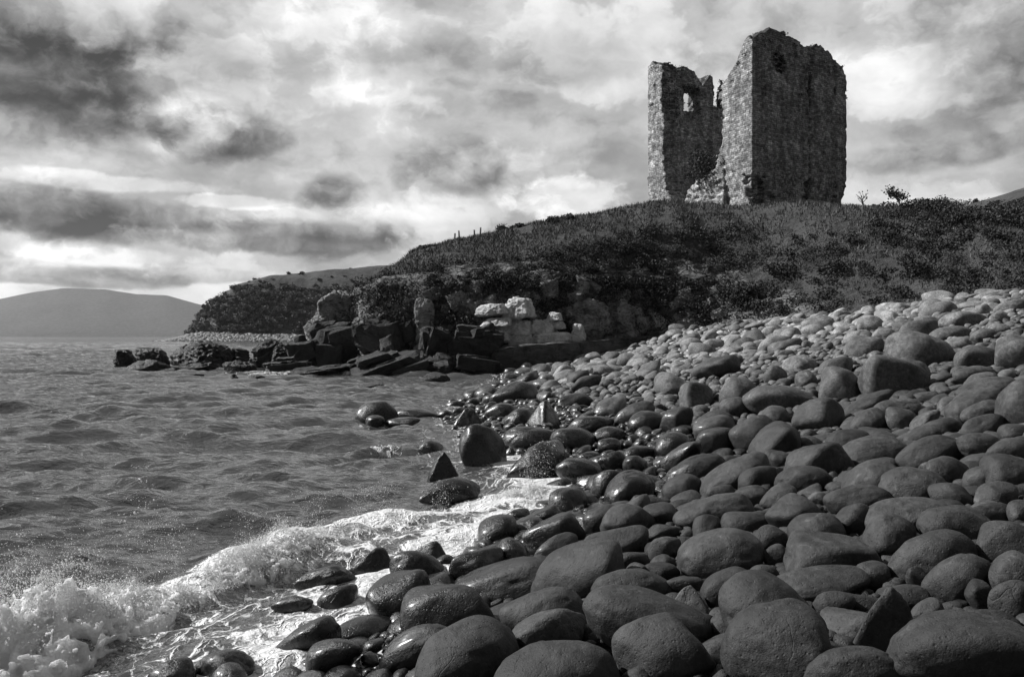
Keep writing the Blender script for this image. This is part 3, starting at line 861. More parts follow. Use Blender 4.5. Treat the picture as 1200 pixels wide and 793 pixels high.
# masonry pattern must run along the walls: rotate its coordinates to the tower's own axes
def tower_axes():
    mp_ = M_wall.node_tree.nodes.new("ShaderNodeMapping")
    mp_.vector_type = 'POINT'
    mp_.inputs["Rotation"].default_value = (0, 0, R(-30))
    old = [l for l in M_wall.node_tree.links if l.from_socket == oc_wall]
    targets = [l.to_socket for l in old]
    for l in old: M_wall.node_tree.links.remove(l)
    M_wall.node_tree.links.new(oc_wall, mp_.inputs["Vector"])
    for t in targets: M_wall.node_tree.links.new(mp_.outputs[0], t)
oc_wall = [n for n in M_wall.node_tree.nodes if n.type == 'TEX_COORD'][0].outputs["Object"]
tower_axes()

# ------------------------------------------------------------------ foliage helpers
def leaf_cards(C, size, r, up=.0, aspect=1.0):
    """one small bent leaf-like quad at each centre"""
    n = len(C)
    A = r.normal(size=(n, 3)); A[:, 2] *= .7
    A /= np.linalg.norm(A, axis=1)[:, None]
    B = r.normal(size=(n, 3)); B[:, 2] += up
    B -= A * (A * B).sum(1)[:, None]
    B /= np.linalg.norm(B, axis=1)[:, None] + 1e-9
    s = (size * r.uniform(.6, 1.4, n))[:, None]
    V = np.stack([C - A * s * .5, C + B * s * .34 * aspect, C + A * s * .5, C - B * s * .34 * aspect], 1).reshape(-1, 3)
    return V, np.arange(4 * n).reshape(-1, 4)

def blades(C, h, r, lean=.4):
    n = len(C)
    a = r.uniform(0, 6.28, n)
    hh_ = h * r.uniform(.5, 1.4, n)
    w = .035 * r.uniform(.7, 1.6, n)
    dx, dy = np.cos(a), np.sin(a)
    ln = lean * r.uniform(.2, 1, n) * hh_
    b_ = r.uniform(0, 6.28, n)
    V = np.stack([C + np.stack([dx * w, dy * w, 0 * w], -1), C - np.stack([dx * w, dy * w, 0 * w], -1), C + np.stack([np.cos(b_) * ln, np.sin(b_) * ln, hh_], -1)], 1).reshape(-1, 3)
    return V, np.arange(3 * n).reshape(-1, 3)

def tube(pts, r0, r1, n=6):
    pts = np.asarray(pts, float)
    Vv, Ff = [], []
    for i, p in enumerate(pts):
        d = pts[min(i + 1, len(pts) - 1)] - pts[max(i - 1, 0)]
        d /= np.linalg.norm(d) + 1e-9
        a = np.cross(d, (1, .3, .2)); a /= np.linalg.norm(a)
        b_ = np.cross(d, a)
        rad = r0 + (r1 - r0) * i / (len(pts) - 1)
        for k in range(n):
            t = 2 * math.pi * k / n
            Vv.append(p + rad * (math.cos(t) * a + math.sin(t) * b_))
    for i in range(len(pts) - 1):
        for k in range(n):
            Ff.append((i * n + k, i * n + (k + 1) % n, (i + 1) * n + (k + 1) % n, (i + 1) * n + k))
    return np.array(Vv), np.array(Ff)

def join(parts):
    Vs, Fs, o = [], [], 0
    for V, F_ in parts:
        Vs.append(V); Fs.append(F_ + o); o += len(V)
    return np.concatenate(Vs), np.concatenate(Fs)

def clump_points(n, rx, ry, rz, r, lumps=5):
    """leaf positions in a lumpy low dome made of several sprays"""
    out = []
    for k in range(lumps):
        c_ = np.array([r.uniform(-.6, .6) * rx, r.uniform(-.6, .6) * ry, r.uniform(.15, .75) * rz])
        m = n // lumps
        d = r.normal(size=(m, 3)); d /= np.linalg.norm(d, axis=1)[:, None]
        q = c_ + d * (r.uniform(.35, 1.05, m) ** .6)[:, None] * np.array([rx, ry, rz]) * r.uniform(.35, .6)
        q[:, 2] = np.abs(q[:, 2])
        out.append(q)
    return np.concatenate(out)

def shrub(name, x, y, z, rx, rz, leaf, n, seed, label, cat="shrub", group=None, mat=None, lumps=6, stemh=.6):
    r = np.random.default_rng(seed)
    root = link(name, None, None, (x, y, z))
    tag(root, label, cat, group)
    C = clump_points(n, rx, rx * .8, rz, r, lumps)
    V, F_ = leaf_cards(C, leaf, r)
    link("foliage", mesh_np("foliage", V, F_, mat or M_leaf, False, {"shade": np.repeat(r.uniform(0, 1, len(C)) ** 1.5, 4)}), root)
    st = []
    for k in range(5):
        a = r.uniform(0, 6.28)
        e = np.array([math.cos(a) * rx * .6, math.sin(a) * rx * .5, rz * r.uniform(.6, 1.0)])
        st.append(tube([(0, 0, -.3), e * .4 + r.normal(0, .05, 3) * rx, e], .03 * max(rx, .5), .008))
    V, F_ = join(st)
    link("stem", mesh_np("stem", V, F_, M_wood, True), root)
    return root

# turf growing on the broken wall heads
r = np.random.default_rng(62)
for wall_o in TOPS:
    me = wall_o.data
    nv = len(me.vertices)
    co = np.empty(nv * 3, np.float32); me.vertices.foreach_get("co", co); co = co.reshape(-1, 3)
    no = np.empty(nv * 3, np.float32); me.vertices.foreach_get("normal", no); no = no.reshape(-1, 3)
    lowcut = 9.2 if wall_o.name.startswith("wall") else 1.2
    sel = np.where((no[:, 2] > .25) & (co[:, 2] > lowcut))[0]
    if len(sel) < 10: continue
    pick = co[r.choice(sel, min(6000, len(sel) * 2))] + r.normal(0, .07, (min(6000, len(sel) * 2), 3)) + np.array([0, 0, .05])
    pick = pick[fbm(pick * .7, 2) > -.25]
    V1, F1_ = leaf_cards(pick, .14, r, .6)
    link("turf_cap", mesh_np("turf_cap", V1, F1_, M_leaf, False, {"shade": np.repeat(np.clip(r.normal(.35, .25, len(pick)), 0, 1), 4)}), tower)

# ------------------------------------------------------------------ undergrowth and grass on the near hill (uncountable)
r = np.random.default_rng(21)
LV_, LF_, LS_ = [], [], []
off = 0
def add_cards(C, size, shade):
    global off
    V, F_ = leaf_cards(C, size, r)
    LV_.append(V); LF_.append(F_ + off); off += len(V)
    LS_.append(np.repeat(shade, 4))
nclump = 0
while nclump < 2700:
    x = r.uniform(-14, 52)
    s = r.uniform(.9, 26)
    px_w = np.interp(x, [-14, -8, 0, 8, 14, 22, 30, 52], [3, 3.6, 4.2, 5, 5, 6, 15, 26])
    dens = 1.0 if s < px_w else (.006 if x < 24 else 1.0)
    clear = fbm(np.array([[x * .16, s * .2, 2.0]]), 2)[0]
    if r.uniform() > dens * (1.1 if clear > -.1 else .55):
        continue
    y = cliff_y(x) + s / slope_f(x)
    zz = float(ground_z(x, y))
    if x > 11 and s > 8 and abs(y - 62) < 10 and 12 < x < 30:
        if r.uniform() < .8: continue
    rad = r.uniform(.4, 1.15) * (1 if s < 8 else 1.1) * (.55 if (x > 24 and s > 11) else 1)
    m = int(260 * rad ** 1.6) + 30
    C = clump_points(m, rad, rad, rad * r.uniform(.5, .85), r, 3) + np.array([x, y, zz - .1])
    add_cards(C, r.uniform(.075, .13), np.clip(r.normal(r.uniform(.15, .6), .16, len(C)), 0, 1))
    nclump += 1
# creepers hanging over the cliff edge
for k in range(900):
    x = r.uniform(-13, 17)
    s = r.uniform(.5, 2.0)
    y = cliff_y(x) + s / slope_f(x); zz = float(ground_z(x, y))
    L = r.uniform(.3, 1.0) + (1.3 if r.uniform() < .3 else 0)
    m = int(40 + 30 * L)
    C = np.array([x, y - .25, zz]) + np.stack([r.normal(0, .3, m), r.normal(-.15, .22, m), -r.uniform(0, 1, m) * L + .2], -1)
    add_cards(C, .13, np.clip(r.normal(.4, .3, m), 0, 1))
V, F_, Sh = np.concatenate(LV_), np.concatenate(LF_), np.concatenate(LS_)
tag(link("undergrowth", mesh_np("undergrowth", V, F_, M_leaf, False, {"shade": Sh})), "bramble and bracken covering the lower hill", "undergrowth", kind="stuff")

n = 110000
x = r.uniform(-12, 50, n); s = r.uniform(1.5, 22, n) ** 1.0
y = cliff_y(x) + s / slope_f(x)
keep = fbm(st3(x * .5, y * .5, 0 * x), 3) > -.22
x, y = x[keep], y[keep]
C = st3(x, y, ground_z(x, y) - .05)
V, F_ = blades(C, .26, r, .9)
tag(link("grass", mesh_np("grass", V, F_, M_grass, False, {"shade": np.repeat(np.clip(r.normal(.5, .3, len(C)), 0, 1), 3)})), "rough tussock grass on the hill", "grass", kind="stuff")

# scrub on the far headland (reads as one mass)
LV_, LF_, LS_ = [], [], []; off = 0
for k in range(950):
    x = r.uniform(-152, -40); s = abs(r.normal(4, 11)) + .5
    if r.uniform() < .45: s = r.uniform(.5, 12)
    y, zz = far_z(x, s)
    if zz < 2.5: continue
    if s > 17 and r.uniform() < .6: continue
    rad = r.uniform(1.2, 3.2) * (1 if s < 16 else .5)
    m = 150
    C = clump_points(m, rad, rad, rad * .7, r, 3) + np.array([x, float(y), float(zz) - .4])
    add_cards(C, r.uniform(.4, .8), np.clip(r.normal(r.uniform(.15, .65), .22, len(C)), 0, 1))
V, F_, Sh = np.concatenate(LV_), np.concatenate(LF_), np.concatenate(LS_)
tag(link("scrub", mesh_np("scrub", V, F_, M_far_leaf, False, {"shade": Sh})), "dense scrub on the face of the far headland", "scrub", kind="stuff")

# stony beach below the far headland
D, Fc = ico(2)
Vs, Fs, Tn, o_ = [], [], [], 0
for k in range(3400):
    x = r.uniform(-155, -78); t = r.uniform(0, 1)
    y = 338.5 + 15 * t; zz = -.6 + 4.2 * t * float(sstep(-158, -138, x))
    sz = r.uniform(.35, .95)
    V = D * (1 + .12 * r.normal(size=(len(D), 1))) * np.array([sz * r.uniform(.8, 1.4), sz, sz * r.uniform(.55, .9)]) + np.array([x, y, zz])
    Vs.append(V); Fs.append(Fc + o_); o_ += len(V)
    Tn.append(np.full(len(V), r.uniform(.06, .32) if t > .12 else .05))
tn_ = np.concatenate(Tn)
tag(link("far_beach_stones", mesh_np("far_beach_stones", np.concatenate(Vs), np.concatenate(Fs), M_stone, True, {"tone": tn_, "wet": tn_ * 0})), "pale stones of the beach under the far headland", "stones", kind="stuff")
fb = np.linspace(-165, -78, 40); ft = np.linspace(0, 1, 8)
T, X = np.meshgrid(ft, fb, indexing='ij')
me = mesh_np("far_beach", st3(X, 338.5 + 15 * T, -.8 + 4.2 * T * sstep(-158, -138, X)).reshape(-1, 3), grid_faces(*X.shape), M_shingle)
tag(link("far_beach", me), "shingle bank below the far headland", "beach", kind="structure")

# ------------------------------------------------------------------ shore rocks and outcrops
def blocky(a, b_, c_, r, shape, n):
    parts = []
    dip = rotm(r.uniform(-.15, .15), r.uniform(-.25, .25), r.uniform(-.3, .3))
    for k in range(n):
        m = 16
        q = r.uniform(-1, 1, (m, 3))
        ax = r.integers(0, 3, m)
        q[np.arange(m), ax] = np.sign(q[np.arange(m), ax]) * r.uniform(.86, 1.0, m)
        cor = np.array([(i, j, l) for i in (-1, 1) for j in (-1, 1) for l in (-1, 1)], float)
        cor = cor * r.uniform(.38 if shape == 'a' else .58, .95, (8, 3))
        bm = bmesh.new()
        for p in np.concatenate([q * .95, cor]): bm.verts.new(p)
        bmesh.ops.convex_hull(bm, input=bm.verts[:], use_existing_faces=False)
        bmesh.ops.delete(bm, geom=[v for v in bm.verts if not v.link_faces], context='VERTS')
        bmesh.ops.subdivide_edges(bm, edges=bm.edges[:], cuts=3, use_grid_fill=True)
        bmesh.ops.triangulate(bm, faces=bm.faces[:])
        bm.verts.index_update()
        V = np.array([v.co[:] for v in bm.verts]); Fc = np.array([[v.index for v in f.verts] for f in bm.faces])
        bm.free()
        o3 = r.uniform(0, 99, 3)
        V = V * (1 + .20 * fbm(V * 1.5 + o3, 4, .6))[:, None]
        q = r.normal(size=3); q /= np.linalg.norm(q); q *= r.uniform(.25, .8)
        big = k == 0
        sx_, sy_, sz_ = (.62, .7, .62) if big else (r.uniform(.18, .42), r.uniform(.25, .5), r.uniform(.2, .46))
        if shape == 'b' and n > 1: sx_, sz_ = sx_ * 1.25, sz_ * .75
        if n == 1: sx_ = sy_ = sz_ = 1
        V = V * np.array([a * sx_, b_ * sy_, c_ * sz_]) @ dip.T
        if r.uniform() < .5 and not big: V = V @ rotm(0, r.normal(0, .2), r.normal(0, .35)).T
        c3 = np.zeros(3) if big else q * np.array([a * .8, b_ * .7, c_ * .85])
        parts.append((V + c3, Fc))
    Vs, Fs = join(parts)
    if n > 1:
        lo, hi = Vs.min(0), Vs.max(0)
        Vs = (Vs - (lo + hi) / 2) / ((hi - lo) / 2) * np.array([a, b_, c_])
    return Vs, Fs

def place_rock(name, cx, cy, w, h, tilt, Y, shape, mat, label, cat, group, seed, level=6, depth=.7, sink=.12, rough=.05):
    r = np.random.default_rng(seed)
    a, c_ = w / 2 / F * Y, h / 2 / F * Y * (1 + sink)
    if shape == 'w':
        V, Fc = rock_shape(5, 'b', r, .05)
        V = V * np.array([a, max(a * depth, .5), c_])
    elif shape in 'ab':
        V, Fc = blocky(a, a * depth, c_, r, shape, 18 if w > 30 else 10)
    else:
        V, Fc = rock_shape(level, shape, r, rough)
        V = V * np.array([a, a * depth, c_])
    o3 = r.uniform(0, 99, 3)
    nrm = V / (np.linalg.norm(V, axis=1)[:, None] + 1e-9)
    fl_ = shape in 'ab'
    amp = (.26 if shape in 'kw' else .16 if shape in 'ft' else (.08 if shape == 'r' else 0)) * min(a, c_)
    V = V + nrm * (amp * (1.2 * np.round(2.5 * fbm(V * np.array([.8, .8, 1.3]) * (1.2 / max(c_, .3)) + o3, 2)) / 2.5 + .75 * fbm(V * np.array([1, 1, 1.6]) * (2.0 / max(c_, .3)) + o3, 5, .6, True)))[:, None]
    V = V @ rotm(0, -R(tilt), (r.uniform(-.25, .25) if name != 'white_rock' else r.uniform(-.45, -.2))).T
    c0 = px2(cx, cy + h * sink * .5, Y)
    o = link(name, mesh_np(name, V, Fc, mat, not fl_), None, c0)
    tag(o, label, cat, group)
    return o

SR = [(146, 423, 38, 22, 0, 57, 'k', "low humped black rock at the seaward end of the reef"),
      (180, 420, 38, 22, -8, 56, 'k', "peaked black rock second from the seaward end of the reef"),
      (170, 431, 50, 18, 0, 50, 'k', "broad low wet rock in front of the peaked reef rock"),
      (220, 421, 40, 26, 25, 55, 'k', "leaning crag on the left of the jagged reef block"),
      (243, 418, 54, 30, 0, 54, 'k', "jagged black block, tallest of the sea reef"),
      (277, 417, 36, 16, -8, 56, 'k', "notched rock tailing off behind the jagged reef block"),
      (232, 430, 54, 14, 3, 50, 'b', "flat wet rock in front of the jagged reef block"),
      (280, 432, 42, 16, -12, 47, 'k', "dark wedge of rock washed by foam near the reef gap"),
      (275, 443, 15, 10, 0, 41, 't', "tiny pointed rock awash beside a flat one"),
      (300, 444, 20, 9, 0, 41, 'f', "small flat-topped rock awash in open water"),
      (222, 440, 32, 6, 4, 44, 'f', "thin sliver of rock barely above the waves"),
      (320, 417, 52, 36, 15, 53, 'k', "bulky dark rock where the headland meets the water"),
      (356, 411, 36, 38, 5, 51, 'a', "upright dark boulder against the foot of the headland"),
      (336, 428, 58, 20, 5, 48, 'b', "long wet rock lying at the waterline below the headland"),
      (398, 402, 74, 58, 10, 52, 'a', "big shadowed outcrop at the headland's seaward foot"),
      (378, 432, 78, 15, 12, 45, 'b', "tilted layered slab sliding into the sea"),
      (424, 424, 60, 20, 14, 46, 'b', "grey tilted slab above the layered one"),
      (452, 428, 100, 32, 9, 44.5, 'b', "long pale-topped slab sloping down to the water"),
      (513, 402, 46, 40, 0, 47.5, 'a', "squarish dark grey block below the cliff"),
      (516, 428, 52, 30, -6, 45.5, 'a', "dark broken rock right of the pale-topped slab"),
      (557, 398, 72, 40, 3, 47.5, 'b', "big black flat-topped block before the white rock face"),
      (562, 428, 62, 28, 0, 46, 'a', "low dark broken rock beside the ledge end"),
      (452, 392, 74, 44, 10, 50, 'a', "fractured outcrop above the pale-topped slab"),
      (512, 443, 32, 14, 0, 39, 'r', "rounded black rock alone in the sheltered water"),
      (432, 453, 36, 6, 3, 35, 'f', "thin dark rock just breaking the calm water")]
for i, (cx, cy, w, h, t, Yd, sh, lb) in enumerate(SR):
    place_rock("shore_rock", cx, cy, w, h, t, Yd, sh, M_shore_rock, lb, "rock", "dark rocks along the headland shore", 300 + i, 6 if w > 40 else 5)
CR = [(432, 348, 26, 44, -42, 54.5, 'k', M_pale_rock, "pale diagonal rib of rock at the cliff's seaward end", 1.0),
      (400, 366, 58, 44, 28, 54, 'k', M_cliff_rock, "lichened craggy spur stepping down to the sea", .8),
      (382, 384, 44, 34, 25, 54, 'k', M_cliff_rock, "lowest step of the craggy spur", .8),
      (445, 372, 44, 46, 10, 52, 'k', M_cliff_rock, "fissured buttress in the dark cliff", .8),
      (498, 378, 22, 54, 4, 49.5, 'k', M_cliff_rock, "narrow upright rib of rock in the cliff", .6),
      (545, 366, 60, 52, -5, 50.5, 'k', M_cliff_rock, "bulging grey cliff face left of the white rock", .5),
      (690, 372, 46, 40, -20, 50.5, 'k', M_cliff_rock, "dark leaning buttress right of the white rock", .5),
      (728, 372, 40, 34, 5, 51.5, 'k', M_cliff_rock, "grey rock bay above the middle of the ledge", .5),
      (768, 376, 30, 22, 0, 52.4, 'k', M_pale_rock, "small pale rock beneath overhanging bushes", .5),
      (808, 379, 40, 16, 4, 52, 'k', M_cliff_rock, "low rock at the top of the boulder beach", .6)]
for i, (cx, cy, w, h, t, Yd, sh, m_, lb, dp) in enumerate(CR):
    place_rock("cliff_outcrop", cx, cy, w, h, t, Yd + .35, sh, m_, lb, "outcrop", "bare rock outcrops of the cliff", 400 + i, 6, dp, .12, .06)
WR = [(578, 363, 32, 11, 6), (608, 361, 28, 20, 4), (582, 378, 30, 9, 2), (609, 384, 26, 15, -1), (636, 384, 25, 14, 0), (650, 371, 13, 8, 0), (651, 381, 16, 8, 0), (612, 399, 26, 12, 1), (644, 396, 42, 11, 2), (678, 392, 13, 20, 0), (586, 391, 20, 17, 8)]
WL = ["long thin white rock layer, upper left of the pale strata", "tallest white block with a cracked face atop the pale strata", "thin white ledge below the long upper layer", "squarish white block in the middle of the pale strata",
      "brightest white block right of the middle one", "small white knob at the top right of the pale strata", "small white block just under the top right knob", "white block at the bottom of the pale strata, left half",
      "long low white slab at the bottom right of the pale strata", "separate narrow white stone stack right of the pale strata", "grey-white tilted block at the left foot of the pale strata"]
for i, (cx, cy, w, h, t) in enumerate(WR):
    place_rock("white_rock", cx, cy, w * 1.2, h * 1.15, t, 49.4 - .1 * (i % 3), 'w', M_pale_rock, WL[i], "rock", "white rock blocks in the cliff", 440 + i, 5, .7, .05, .05)
# the cliff face itself: angular blocks set into the slope
r = np.random.default_rng(77)
Vs, Fs, o_ = [], [], 0
for k in range(120):
    x = r.uniform(-13.5, 14.5)
    s_ = r.uniform(-.1, 1.5)
    y = float(cliff_y(x)) + s_ / float(slope_f(x)); zz = float(ground_z(x, y))
    sz_ = r.uniform(.25, .75)
    V, Fc = blocky(sz_ * r.uniform(.7, 1.5), sz_, sz_ * r.uniform(.5, 1.1), r, 'a', 1)
    V = V @ rotm(r.normal(0, .15), -.22 + r.normal(0, .2), r.normal(0, .5)).T
    Vs.append(V + np.array([x, y - .1, zz - .1])); Fs.append(Fc + o_); o_ += len(V)
tag(link("cliff_face", mesh_np("cliff_face", np.concatenate(Vs), np.concatenate(Fs), M_cliff_rock, False)), "fractured rock face under the turf edge", "cliff", kind="structure")

# dark ledge (old slipway-like shelf of rock) between sea and beach
nl, nk = 150, 40
tl = np.linspace(0, 1, nl); ang = np.linspace(0, 1, nk)
path = np.stack([np.interp(tl, [0, .35, .7, 1], [-.95, 2.4, 6.3, 9.9]), np.interp(tl, [0, .35, .7, 1], [46.4, 47.2, 49.2, 52.2]), np.interp(tl, [0, .1, .35, .7, 1], [1.45, 1.62, 1.8, 2.02, 2.36])], -1)
prof2 = [(-.05, -1.6), (-.02, -.9), (0, -.3), (.06, -.04), (.2, .0), (.9, .02), (1.6, -.02), (1.75, -.2), (1.8, -1.2)]
pk = np.linspace(0, len(prof2) - 1, nk)
py_, pz_ = np.interp(pk, range(len(prof2)), [p[0] for p in prof2]), np.interp(pk, range(len(prof2)), [p[1] for p in prof2])
V = np.stack([np.broadcast_to(path[:, None, 0], (nl, nk)) - .3 * py_[None, :], path[:, None, 1] + py_[None, :], path[:, None, 2] + pz_[None, :]], -1)
q = V.copy()
V[..., 1] -= (.22 * fbm(q * np.array([.7, .7, 5.0]), 4) + .18 * np.round(2 * fbm(q * np.array([.5, .5, 1.0]) + 7, 2)) / 2) * (pk < 3.4)[None, :]
V[..., 2] += .10 * fbm(q * np.array([.9, .9, .5]), 3)
endc = [V[0].mean(0), V[-1].mean(0)]
Fg = grid_faces(nl, nk)
Vf = V.reshape(-1, 3)
caps = []
Vf = np.concatenate([Vf, [endc[0] - np.array([.25, 0, 0])], [endc[1]]])
for k in range(nk - 1):
    caps.append((k + 1, k, nl * nk, nl * nk)); caps.append(((nl - 1) * nk + k, (nl - 1) * nk + k + 1, nl * nk + 1, nl * nk + 1))
me = bpy.data.meshes.new("rock_ledge")
me.from_pydata(Vf.tolist(), [], [tuple(f) for f in Fg[:, ::-1].tolist()] + [c_[:3] for c_ in caps])
for p in me.polygons: p.use_smooth = True
me.materials.append(M_ledge); me.update()
tag(link("rock_ledge", me), "long dark wall-like ledge running from the water up to the beach", "ledge")

